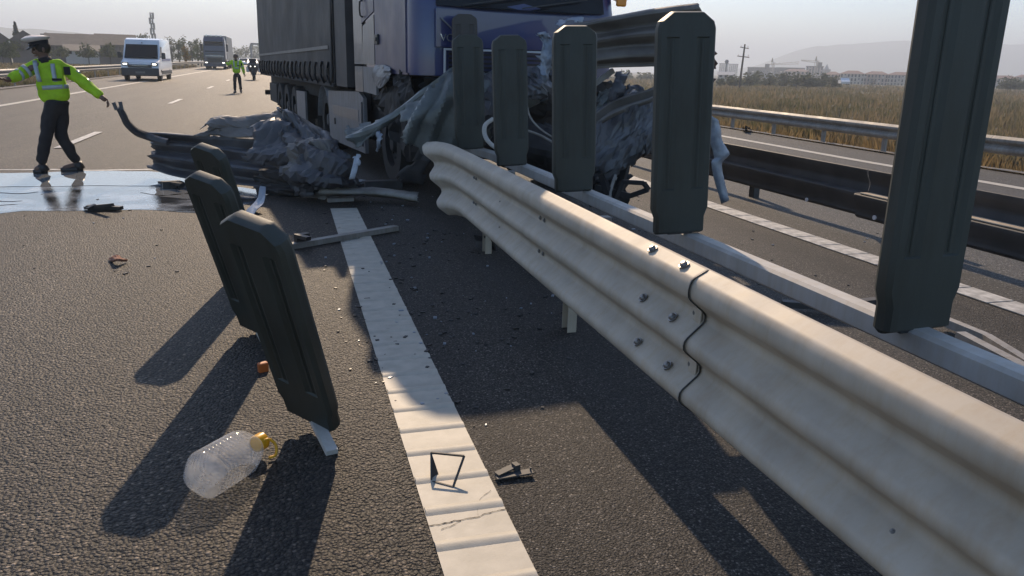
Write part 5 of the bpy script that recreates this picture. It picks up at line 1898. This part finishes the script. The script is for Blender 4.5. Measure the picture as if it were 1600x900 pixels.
def house(u0, u1, vr, ve, vb, Y, label, wall, roof, nwin=3, ridge='x', group=None, dp=9.0, chim=False, rows_=1, extra=2.5):
    p, rz, k = facing((u0 + u1) / 2, vb, Y)
    W, H, HR = (u1 - u0) * k, (vb - ve) * k, (vb - vr) * k
    t = thing('house', label, 'house', p, rz, group)
    WM.pop(t.name)
    MB().box((0, dp / 2, H / 2 - extra / 2), (W, dp, H + extra)).build('wall', wall, t)
    o_ = .35
    if ridge == 'x':
        poly = [Vector((0, -o_, H - .1)), Vector((0, dp / 2, HR)), Vector((0, dp + o_, H - .1)), Vector((0, dp / 2, H - .05))]
        rf_ = MB().loft([[q + Vector((-W / 2 - o_, 0, 0)) for q in poly], [q + Vector((W / 2 + o_, 0, 0)) for q in poly]])
    else:
        poly = [Vector((-W / 2 - o_, 0, H - .1)), Vector((0, 0, HR)), Vector((W / 2 + o_, 0, H - .1)), Vector((0, 0, H - .05))]
        rf_ = MB().loft([[q + Vector((0, -o_, 0)) for q in poly], [q + Vector((0, dp + o_, 0)) for q in poly]])
        MB().loft([[Vector((-W / 2, y, H - .1)), Vector((0, y, HR - .15)), Vector((W / 2, y, H - .1))] for y in (0.05, dp - .05)]).build('gable', wall, t)
    ro = rf_.build('roof', roof, t)
    if chim:
        MB().box((W * .2, dp * .45, HR + .3), (.6, .6, 1.3)).build('chimney', wall, ro)
    for r in range(rows_):
        for i in range(nwin):
            x = -W / 2 + W * (i + .5) / nwin
            z = H * (r + .55) / rows_
            s = min(1.1, W / nwin * .42)
            h2 = min(1.3, H / rows_ * .42)
            fr_ = MB().box((x, -.02, z), (s + .16, .10, h2 + .16)).build('window', M['wall_grey'], t)
            MB().box((x, -.075, z), (s, .02, h2)).build('pane', M['glass'], fr_)
    return t


GL = 'dark hazy houses beyond the left field'
house(-22, 13, 46, 62, 84, 150, 'dark house with a sloping roof cut off by the photo\'s left edge', M['wall_grey'], M['roof_dark'], 2, 'y', GL)
house(22, 60, 49, 64, 83, 150, 'dark house with a broad gable directly right of the lone conifer', M['wall_grey'], M['roof_dark'], 2, 'y', GL)
house(80, 130, 53, 71, 85, 150, 'long dark-roofed house just right of the striding officer\'s cap', M['wall_grey'], M['roof_dark'], 4, 'x', GL)
house(106, 152, 70, 79, 87, 140, 'low pale-walled shed in front of the dark-roofed houses', M['wall_cream'], M['roof_dark'], 4, 'x', GL, chim=False)
house(126, 162, 54, 70, 84, 165, 'dark house in the middle of the left row with a level ridge', M['wall_grey'], M['roof_dark'], 3, 'x', GL)
house(156, 210, 54, 70, 84, 170, 'dark wide house directly left of the white van\'s roof', M['wall_grey'], M['roof_dark'], 4, 'x', GL)

# left poles and mast
ut = thing('utility_pole', 'short dark utility pole with a crossarm above the left houses', 'utility pole', at(76, 84, 160))
a, b_ = at(76, 84, 160), at(76, 51, 160)
MB().tube([a, Vector((a.x, a.y, b_.z))], [.2, .14], 8).build('pole', M['wood'], ut)
MB().beam(Vector((a.x - .9, a.y, b_.z - .3)), Vector((a.x + .9, a.y, b_.z - .3)), .15, .2).build('crossarm', M['wood'], ut)
ma, mb_ = at(243, 92, 260), at(243, 20, 260)
mt = thing('antenna_mast', 'tall slim antenna mast rising behind the white van', 'mast', (ma.x, ma.y, ma.z))
ln = MB()
hh = mb_.z - ma.z
for s in (-1, 1):
    for q in (-1, 1):
        ln.beam((ma.x + s * .55, ma.y + q * .55, ma.z - 2), (ma.x + s * .28, ma.y + q * .28, mb_.z), .12, .12)
for i in range(14):
    z0, z1 = ma.z + hh * i / 14, ma.z + hh * (i + 1) / 14
    w0, w1 = .55 - .27 * i / 14, .55 - .27 * (i + 1) / 14
    s = 1 if i % 2 else -1
    ln.beam((ma.x - s * w0, ma.y - w0, z0), (ma.x + s * w1, ma.y - w1, z1), .07, .07)
ln.build('lattice', M['steel_grey'], mt)
for i in range(11):
    zz = mb_.z - .5 - hh * .62 * i / 11
    for k in range(3):
        t_ = 2 * pi * k / 3 + i * .5
        if (i + k) % 3 != 2:
            MB().box((ma.x + cos(t_) * .6, ma.y + sin(t_) * .6, zz), (.32, .25, 1.1)).build('antenna', M['steel_grey'], mt)


# ---- trees
def tree(u, vb, vt, wpx, Y, m, label, group=None, n=420, conifer=False, cat='tree', gz=None, nm='tree'):
    p = at(u, vb, Y)
    k = depth(p) / FPX
    H, R = (vb - vt) * k, wpx * k / 2
    t = thing(nm, label, cat, p, 0, group)
    WM.pop(t.name)
    rs = random.Random(int(u * 7 + vb * 13))
    tr2 = MB()
    tr2.tube([(0, 0, -1.5), (0.03 * H, 0, H * .3), (0, .02 * H, H * (.92 if conifer else .6))], [.045 * H, .03 * H, .006 * H], 7, smooth=2)
    cl = []
    if not conifer:
        for i in range(16):
            a = rs.uniform(0, 2 * pi)
            r = R * rs.uniform(.15, .80)
            z = H * rs.uniform(.18, .84) if i % 3 else H * rs.uniform(.10, .30)
            if i == 0:
                r, z = 0, H * .84
            cl.append((Vector((cos(a) * r, sin(a) * r, z)), max(R, H * .3) * rs.uniform(.30, .55)))
            if i < 6:
                tr2.tube([(0, 0, H * .25), tuple(cl[-1][0] * .6 + Vector((0, 0, H * .14))), tuple(cl[-1][0])], [.02 * H, .012 * H, .004 * H], 5)
    tr2.build('trunk', M['bark'], t)
    lv = MB()
    for i in range(n):
        if conifer:
            h = rs.random() ** 1.4
            a = rs.uniform(0, 2 * pi)
            rr = R * (1 - h) * (.35 + .65 * rs.random()) * (1.0 if int(h * 9) % 2 else .72)
            c = Vector((cos(a) * rr, sin(a) * rr, H * (.12 + .88 * h) - rr * .12))
            s = H * .045
        else:
            cc, cr_ = cl[i % len(cl)]
            d = Vector((rs.gauss(0, 1), rs.gauss(0, 1), rs.gauss(0, 1))).normalized()
            c = cc + d * cr_ * rs.random() ** .45
            c.z = max(c.z, H * .03)
            s = max(R, H * .35) * rs.uniform(.08, .17)
        a_ = Vector((rs.gauss(0, 1), rs.gauss(0, 1), rs.gauss(0, 1))).normalized() * s
        b2 = a_.orthogonal().normalized() * s * rs.uniform(.5, 1)
        lv.add([c - a_, c + b2 * .7, c + a_, c - b2 * .7], [(0, 1, 2, 3)])
    lv.build('crown', m, t)
    return t


tree(30, 84, 37, 24, 150, M['conifer'], 'lone dark conifer between the two leftmost houses', conifer=True, n=900)
tree(16, 90, 64, 34, 110, M['foliage'], 'round green tree in front of the leftmost dark house', n=700)
tree(232, 92, 52, 30, 240, M['foliage'], 'dark tree crowns showing over the white van\'s roof at the mast\'s foot', n=500)
for kb, (u, vt, w) in enumerate(((66, 70, 30), (96, 75, 26), (138, 72, 34), (172, 70, 34), (4, 70, 26))):
    tree(u, 89, vt, w, 128, M['foliage'], 'dark bush in front of the left houses, %s' % ('under the officer\'s cap', 'above the officer\'s left shoulder', 'beyond his outstretched left arm', 'just left of the white van', 'at the photo\'s left edge')[kb], 'dark bushes in front of the left houses', n=420, cat='bush', nm='bush')
TG = 'hazy trees between the white van and the oncoming truck'
NTH = ['first', 'second', 'third', 'fourth', 'fifth', 'sixth', 'seventh', 'eighth', 'ninth', 'tenth', 'eleventh', 'twelfth']
for kt, (u, vt, w, Y) in enumerate(((268, 59, 26, 190), (280, 64, 24, 175), (289, 57, 24, 190), (300, 65, 24, 180), (309, 61, 22, 190), (318, 66, 20, 170), (314, 73, 26, 150))):
    tree(u, 94, vt, w, Y, M['foliage'], 'hazy dark tree between the white van and the oncoming truck, %s from the left' % NTH[kt], TG, n=420)
tree(291, 96, 71, 16, 120, M['foliage_gold'], 'yellowing bush in front of the trees right of the white van', n=380, cat='bush', nm='bush')
TG2 = 'pale hazy trees right of the oncoming truck'
for kt, (u, vt, w, Y) in enumerate(((361, 72, 20, 300), (372, 76, 18, 280), (384, 72, 22, 330), (396, 68, 22, 380), (408, 70, 20, 400), (420, 74, 20, 380))):
    tree(u, 96, vt, w, Y, M['foliage'], 'pale hazy tree right of the oncoming truck, %s from the left' % NTH[kt], TG2, n=350)
TG3 = 'low hazy trees along the far edge of the right field'
for kt, (u, vt, w, Y) in enumerate(((1126, 124, 20, 150), (1146, 121, 34, 150), (1166, 116, 36, 160), (1184, 113, 30, 170), (1200, 117, 28, 160), (1222, 114, 34, 165), (1244, 118, 32, 155), (1262, 119, 36, 150), (1284, 115, 34, 160), (1303, 121, 26, 150),
                    (940, 116, 40, 260), (975, 117, 44, 260), (1010, 118, 40, 260), (1575, 126, 40, 160), (1610, 127, 40, 160))):
    tree(u, 134 + (u - 1200) * .012, vt, w, Y, M['foliage'], ('low hazy bushy tree edging the right field, %s from its left end' % NTH[kt] if kt < 10 else 'low hazy bushy tree glimpsed between the third and second panels, %s of three' % NTH[kt - 10] if kt < 13 else 'low hazy bushy tree right of the nearest panel, %s from it' % NTH[kt - 13]), TG3, n=800)
tree(1363, 136, 123, 14, 230, M['conifer'], 'small dark tree in front of the pinkish apartment blocks', n=300)

# ---- right skyline
up = thing('utility_pole', 'leaning dark utility pole with two crossarms over the right field', 'utility pole', at(1157, 122, 140))
a, b_ = at(1157, 122, 140), at(1164, 69, 140)
b_.y = a.y
MB().tube([a + (a - b_) * .35, a, b_], [.24, .22, .15], 8).build('pole', M['wood'], up)
for f_ in (.10, .36):
    c = b_.lerp(a, f_)
    w_ = .9 if f_ < .2 else 1.3
    cro_ = MB().beam(c + Vector((-w_, .05, .05)), c + Vector((w_, -.05, -.15)), .13, .15).build('crossarm', M['wood'], up)
    for s in (-1, 1):
        q = c + Vector((s * w_ * .85, 0, 0))
        MB().tube([q, q + Vector((0, 0, .35))], .07, 6).build('insulator', M['cap_white'], cro_)


def flats(u0, u1, vt, vb, Y, label, wall, roof, cols_, rows_, group, hip=True, roofh=1.4):
    p, rz, k = facing((u0 + u1) / 2, vb, Y)
    W, H = (u1 - u0) * k, (vb - vt) * k
    t = thing('apartment_building' if hip else 'building', label, 'building', p, rz, group)
    WM.pop(t.name)
    MB().box((0, 6, H / 2 - 4), (W, 12, H + 8)).build('wall', wall, t)
    if hip:
        MB().loft([[Vector((x, y, H)) for x, y in ((-W / 2 - .5, -.5), (W / 2 + .5, -.5), (W / 2 + .5, 12.5), (-W / 2 - .5, 12.5))],
                   [Vector((x, y, H + roofh)) for x, y in ((-W / 2 + 3, 5.2), (W / 2 - 3, 5.2), (W / 2 - 3, 6.8), (-W / 2 + 3, 6.8))]]).build('roof', roof, t)
    else:
        MB().box((0, 6, H + .25), (W + .6, 12.6, .5)).build('roof', roof, t)
    for r in range(rows_):
        for i in range(cols_):
            x, z = -W / 2 + W * (i + .5) / cols_, H * (r + .55) / rows_
            if (i * 7 + r * 3 + int(u0)) % 5 == 0:
                f1 = MB().box((x, -.5, z - .4), (W / cols_ * .55, 1.0, .9)).build('balcony', M['wall_cream'], t)
            f1 = MB().box((x, -.03, z), (min(1.5, W / cols_ * .45), .10, 1.25)).build('window', M['wall_grey'], t)
            MB().box((x, -.09, z), (min(1.2, W / cols_ * .36), .02, 1.0)).build('pane', M['glass'], f1)
    return t


GF = 'pinkish red-roofed apartment blocks beyond the right field'
flats(1287, 1312, 117, 131, 330, 'pinkish apartment block partly behind the field\'s low trees', M['wall_pink'], M['roof_red'], 5, 3, GF)
flats(1312, 1347, 116, 134, 300, 'cream apartment block with red roof directly above the parked pale car', M['wall_cream'], M['roof_red'], 7, 3, GF)
flats(1349, 1384, 117, 135, 300, 'pinkish apartment block behind the small dark tree', M['wall_pink'], M['roof_red'], 7, 3, GF)
flats(1386, 1425, 118, 136, 300, 'cream apartment block running behind the nearest anti-glare panel', M['wall_cream'], M['roof_red'], 8, 3, GF)
flats(1540, 1584, 123, 138, 310, 'pinkish apartment block right of the nearest anti-glare panel', M['wall_pink'], M['roof_red'], 8, 3, GF)
flats(1586, 1640, 122, 138, 320, 'cream apartment block cut off by the photo\'s right edge', M['wall_cream'], M['roof_red'], 9, 3, GF)
flats(1225, 1262, 112, 122, 420, 'pinkish low block behind the middle of the field\'s trees', M['wall_pink'], M['roof_red'], 6, 2, GF)
GB = 'hazy flat-roofed buildings on the right skyline'
flats(1168, 1212, 106.5, 118, 520, 'long low hall with flat roof left of the first tower crane', M['wall_grey'], M['steel_grey'], 8, 1, GB, hip=False)
flats(1213, 1255, 107, 118, 520, 'long low hall with flat roof under the first tower crane\'s arm', M['wall_grey'], M['steel_grey'], 8, 1, GB, hip=False)
flats(1259, 1284, 105, 118, 480, 'unfinished flat-roofed block standing under the second tower crane', M['wall_pink'], M['wall_grey'], 6, 4, GB, hip=False)
flats(1123, 1137, 100, 114, 800, 'pale distant tower block nearest the second panel', M['wall_cream'], M['wall_grey'], 5, 6, GB, hip=False)
flats(1138, 1152, 101, 114, 820, 'pale distant tower block left of the leaning utility pole', M['wall_cream'], M['wall_grey'], 5, 6, GB, hip=False)
house(1122, 1146, 112.5, 117, 122, 230, 'small pale-roofed house between the second panel and the leaning utility pole', M['wall_cream'], M['trailer_grey'], 3, 'x', None, extra=5)


def crane(u, vb, vt, ua, ub, vj0, vj1, Y, label):
    a, b_ = at(u, vb, Y), at(u, vt, Y)
    t = thing('tower_crane', label, 'crane', a, group='tower cranes on the right skyline')
    w = .8
    q = MB()
    for s in (-1, 1):
        for r in (-1, 1):
            q.beam((a.x + s * w, Y + r * w, a.z - 3), (a.x + s * w, Y + r * w, b_.z), .18, .18)
    n = 12
    for i in range(n):
        z0, z1 = a.z + (b_.z - a.z) * i / n, a.z + (b_.z - a.z) * (i + 1) / n
        s = 1 if i % 2 else -1
        q.beam((a.x - s * w, Y - w, z0), (a.x + s * w, Y - w, z1), .12, .12)
    q.build('tower', M['crane'], t)
    j0, j1 = at(ua, vj0, Y), at(ub, vj1, Y)
    q = MB()
    for dz in (0, 1.6):
        q.beam(j0 + Vector((0, 0, dz * .2)), j1 + Vector((0, 0, dz)), .22, .22)
    for i in range(16):
        p0, p1 = j0.lerp(j1, i / 16), j0.lerp(j1, (i + 1) / 16)
        q.beam(p0 + Vector((0, 0, 0 if i % 2 else 1.2)), p1 + Vector((0, 0, 1.2 if i % 2 else 0)), .12, .12)
    q.build('jib', M['crane'], t)
    cwp = j0 if abs(ua - u) < abs(ub - u) else j1
    MB().box(cwp - Vector((0, 0, 1.0)), (2.6, 1.8, 3.4)).build('counterweight', M['wall_grey'], t)
    MB().tube([b_, b_ + Vector((0, 0, 3))], [.9, .2], 6).build('tower_head', M['crane'], t)
    return t


crane(1206.5, 112, 97, 1199, 1248, 101.5, 100, 500, 'tower crane whose long arm points right, above the low halls')
crane(1275, 106, 95, 1252, 1281, 95, 99, 470, 'tower crane whose arm points left, above the unfinished block')
sp = at(1291, 112, 600)
spz = at(1291, 100, 600).z
sr = thing('church_spire', 'thin church spire right of the second tower crane', 'spire', sp)
MB().box((sp.x, sp.y, sp.z - 1), (5, 5, 6)).build('tower', M['wall_grey'], sr)
MB().tube([(sp.x, sp.y, sp.z + 2), (sp.x, sp.y, spz)], [2.4, .1], 6).build('spire', M['steel_grey'], sr)
wt = at(1134, 112, 300)
wtz = at(1134, 94, 300).z
wr = thing('antenna_mast', 'short antenna mast with a round head left of the leaning utility pole', 'mast', wt)
MB().tube([wt - Vector((0, 0, 6)), (wt.x, wt.y, wtz)], [.5, .25], 8).build('pole', M['steel_grey'], wr)
MB().tube([(wt.x, wt.y, wtz - 1.4), (wt.x, wt.y, wtz - .6), (wt.x, wt.y, wtz + .2)], [.5, .9, .5], 10).build('antenna', M['steel_grey'], wr)
# pale car parked at the field's edge
p = at(1318, 132.5, 140)
t = thing('car', 'pale car parked at the far edge of the right field below the apartment blocks', 'car', p, radians(60))
WM.pop(t.name)
R1 = [[Vector((x, y, z)) for x, z in ((-2.1, .25), (-2.15, .7), (-1.2, .95), (-.6, 1.4), (.9, 1.4), (1.6, .95), (2.1, .8), (2.1, .25))] for y in (-.85, .85)]
MB().loft(R1).build('body', M['van_white'], t, auto=30)
MB().loft([[Vector((x, y, z)) for x, z in ((-1.05, .98), (-.55, 1.34), (.8, 1.34), (1.4, .98))] for y in (-.88, .88)]).build('windows', M['black'], t)
for x in (-1.3, 1.3):
    for s in (-1, 1):
        wheel(t, (x, s * .75, .30), .30, .2, ax=(0, 1, 0), side=s)


# ---- hills
def ridge(name, pts, Y, m, base_z=-8, deep=500, rough=6):
    top = cr_interp([at(u, v, Y) for u, v in pts], 14)
    top = [p + Vector((0, 0, noise.noise(p * .006) * rough + noise.noise(p * .02) * rough * .4)) for p in top]
    rows_ = []
    for f_ in (-1.0, -.6, -.3, 0, .5, 1.0):
        r = []
        for p in top:
            h = base_z + (p.z - base_z) * (1 - abs(f_)) ** 1.3
            d = Vector((p.x, p.y, 0)).normalized()
            r.append(Vector((p.x, p.y, 0)) + d * f_ * deep + Vector((0, 0, h + (noise.noise(p * .01 + Vector((f_ * 5, 0, 0))) * rough * 1.5 if 0 < abs(f_) < 1 else 0))))
        rows_.append(r)
    v_, f2 = plane_grid(rows_)
    return struct(MB().add(v_, f2).build(name, m, smooth=True))


ridge('hills', [(-200, 38), (-60, 40), (20, 43), (80, 47), (140, 53), (200, 60), (270, 66), (340, 72), (420, 79), (500, 90)], 1500, M['hill'], deep=350)
ridge('mountain', [(1060, 116), (1120, 110), (1170, 104), (1205, 92), (1235, 81), (1270, 75), (1310, 71), (1360, 67), (1410, 64), (1460, 66), (1520, 66), (1570, 69), (1640, 66), (1760, 58)], 2000, M['hill'], deep=600)


# ---- grasses
def blades(name, m, pts, hs, ws, seed):
    rg = np.random.RandomState(seed)
    n = len(pts)
    a = rg.uniform(0, 2 * pi, n)
    dx, dy = np.cos(a) * ws, np.sin(a) * ws
    lx, ly = rg.normal(0, .22, n) * hs, rg.normal(0, .22, n) * hs
    V = np.empty((n, 4, 3))
    V[:, 0] = pts
    V[:, 0, 0] -= dx
    V[:, 0, 1] -= dy
    V[:, 1] = pts
    V[:, 1, 0] += dx
    V[:, 1, 1] += dy
    V[:, 2] = pts + np.stack([lx * .45 + dx * .8, ly * .45 + dy * .8, hs * .6], 1)
    V[:, 3] = pts + np.stack([lx, ly, hs], 1)
    me = bpy.data.meshes.new(name)
    me.vertices.add(n * 4)
    me.vertices.foreach_set('co', V.reshape(-1))
    I = np.arange(n)[:, None] * 4 + np.array([[0, 1, 2, 0, 2, 3]])
    me.loops.add(n * 6)
    me.loops.foreach_set('vertex_index', I.reshape(-1).astype(np.int32))
    me.polygons.add(n * 2)
    me.polygons.foreach_set('loop_start', (np.arange(n * 2) * 3).astype(np.int32))
    me.polygons.foreach_set('loop_total', np.full(n * 2, 3, np.int32))
    me.update()
    me.validate()
    me.materials.append(m)
    o_ = bpy.data.objects.new(name, me)
    COL.objects.link(o_)
    return stuff(o_)


def ground_z(x, y):
    xs = np.array([q[0] for q in XS])
    zs = np.array([q[1] for q in XS])
    w_ = np.where(x < 13, 1.0, np.clip(1 - (x - 13) / 4.5, 0, 1))
    return np.interp(x, xs, zs) + w_ * 0.005 * (np.clip(y, 12, 120) - 12)


rg = np.random.RandomState(3)
N = 80000
az = np.radians(rg.uniform(12, 56, N))
r = 14 * (330 / 14) ** rg.uniform(0, 1, N)
x, y = r * np.sin(az), r * np.cos(az)
k = x > 13.4
x, y, r = x[k], y[k], r[k]
hs = (.55 + .45 * rg.uniform(0, 1, len(x))) * (.75 + .35 * np.sin(x * .33 + 1.3 * np.sin(y * .21)) * np.cos(y * .17))
blades('tall_weeds', M['weeds'], np.stack([x, y, ground_z(x, y) - .02], 1), hs, .006 + r * .0006, 5)
N = 16000
x, y = rg.uniform(12.35, 15.0, N), 3 + 75 * rg.uniform(0, 1, N) ** 1.6
blades('dry_grass', M['grass_dry'], np.stack([x, y, ground_z(x, y) - .02], 1), .10 + .26 * rg.uniform(0, 1, N), .004 + y * .0005, 6)
g0 = gp(1368, 205, -.2)
N = 700
x, y = g0.x + 2.2 + rg.normal(0, .9, N), g0.y + 2.4 + rg.normal(0, .8, N)
blades('yellow_weeds', M['grass_gold'], np.stack([x, y, ground_z(x, y)], 1), .25 + .4 * rg.uniform(0, 1, N), np.full(N, .02), 7)
N = 14000
x, y = -12.0 - 3.5 * rg.uniform(0, 1, N) ** 1.5, 10 + 110 * rg.uniform(0, 1, N) ** 1.5
blades('dry_grass', M['weeds'], np.stack([x, y, ground_z(x, y) - .02], 1), .12 + .30 * rg.uniform(0, 1, N), .005 + y * .0006, 8)
N = 26000
x, y = -16 - 90 * rg.uniform(0, 1, N), 18 + 120 * rg.uniform(0, 1, N)
blades('field_grass', M['weeds'], np.stack([x, y, ground_z(x, y) - .02], 1), .10 + .18 * rg.uniform(0, 1, N), .02 + y * .0008, 9)

# ================================================================== THE AIR
hz = MB().box((0, 2600, 82), (7600, 5600, 176)).build('haze')
hm = bpy.data.materials.new('haze_air')
hm.use_nodes = True
nt = hm.node_tree
nt.nodes.remove(nt.nodes['Principled BSDF'])
pv = nt.nodes.new('ShaderNodeVolumePrincipled')
pv.inputs['Color'].default_value = (0.80, 0.89, 1.0, 1)
pv.inputs['Density'].default_value = 0.0008
pv.inputs['Anisotropy'].default_value = 0.25
nt.links.new(pv.outputs[0], nt.nodes['Material Output'].inputs['Volume'])
hz.data.materials.append(hm)
hz['kind'] = 'stuff'
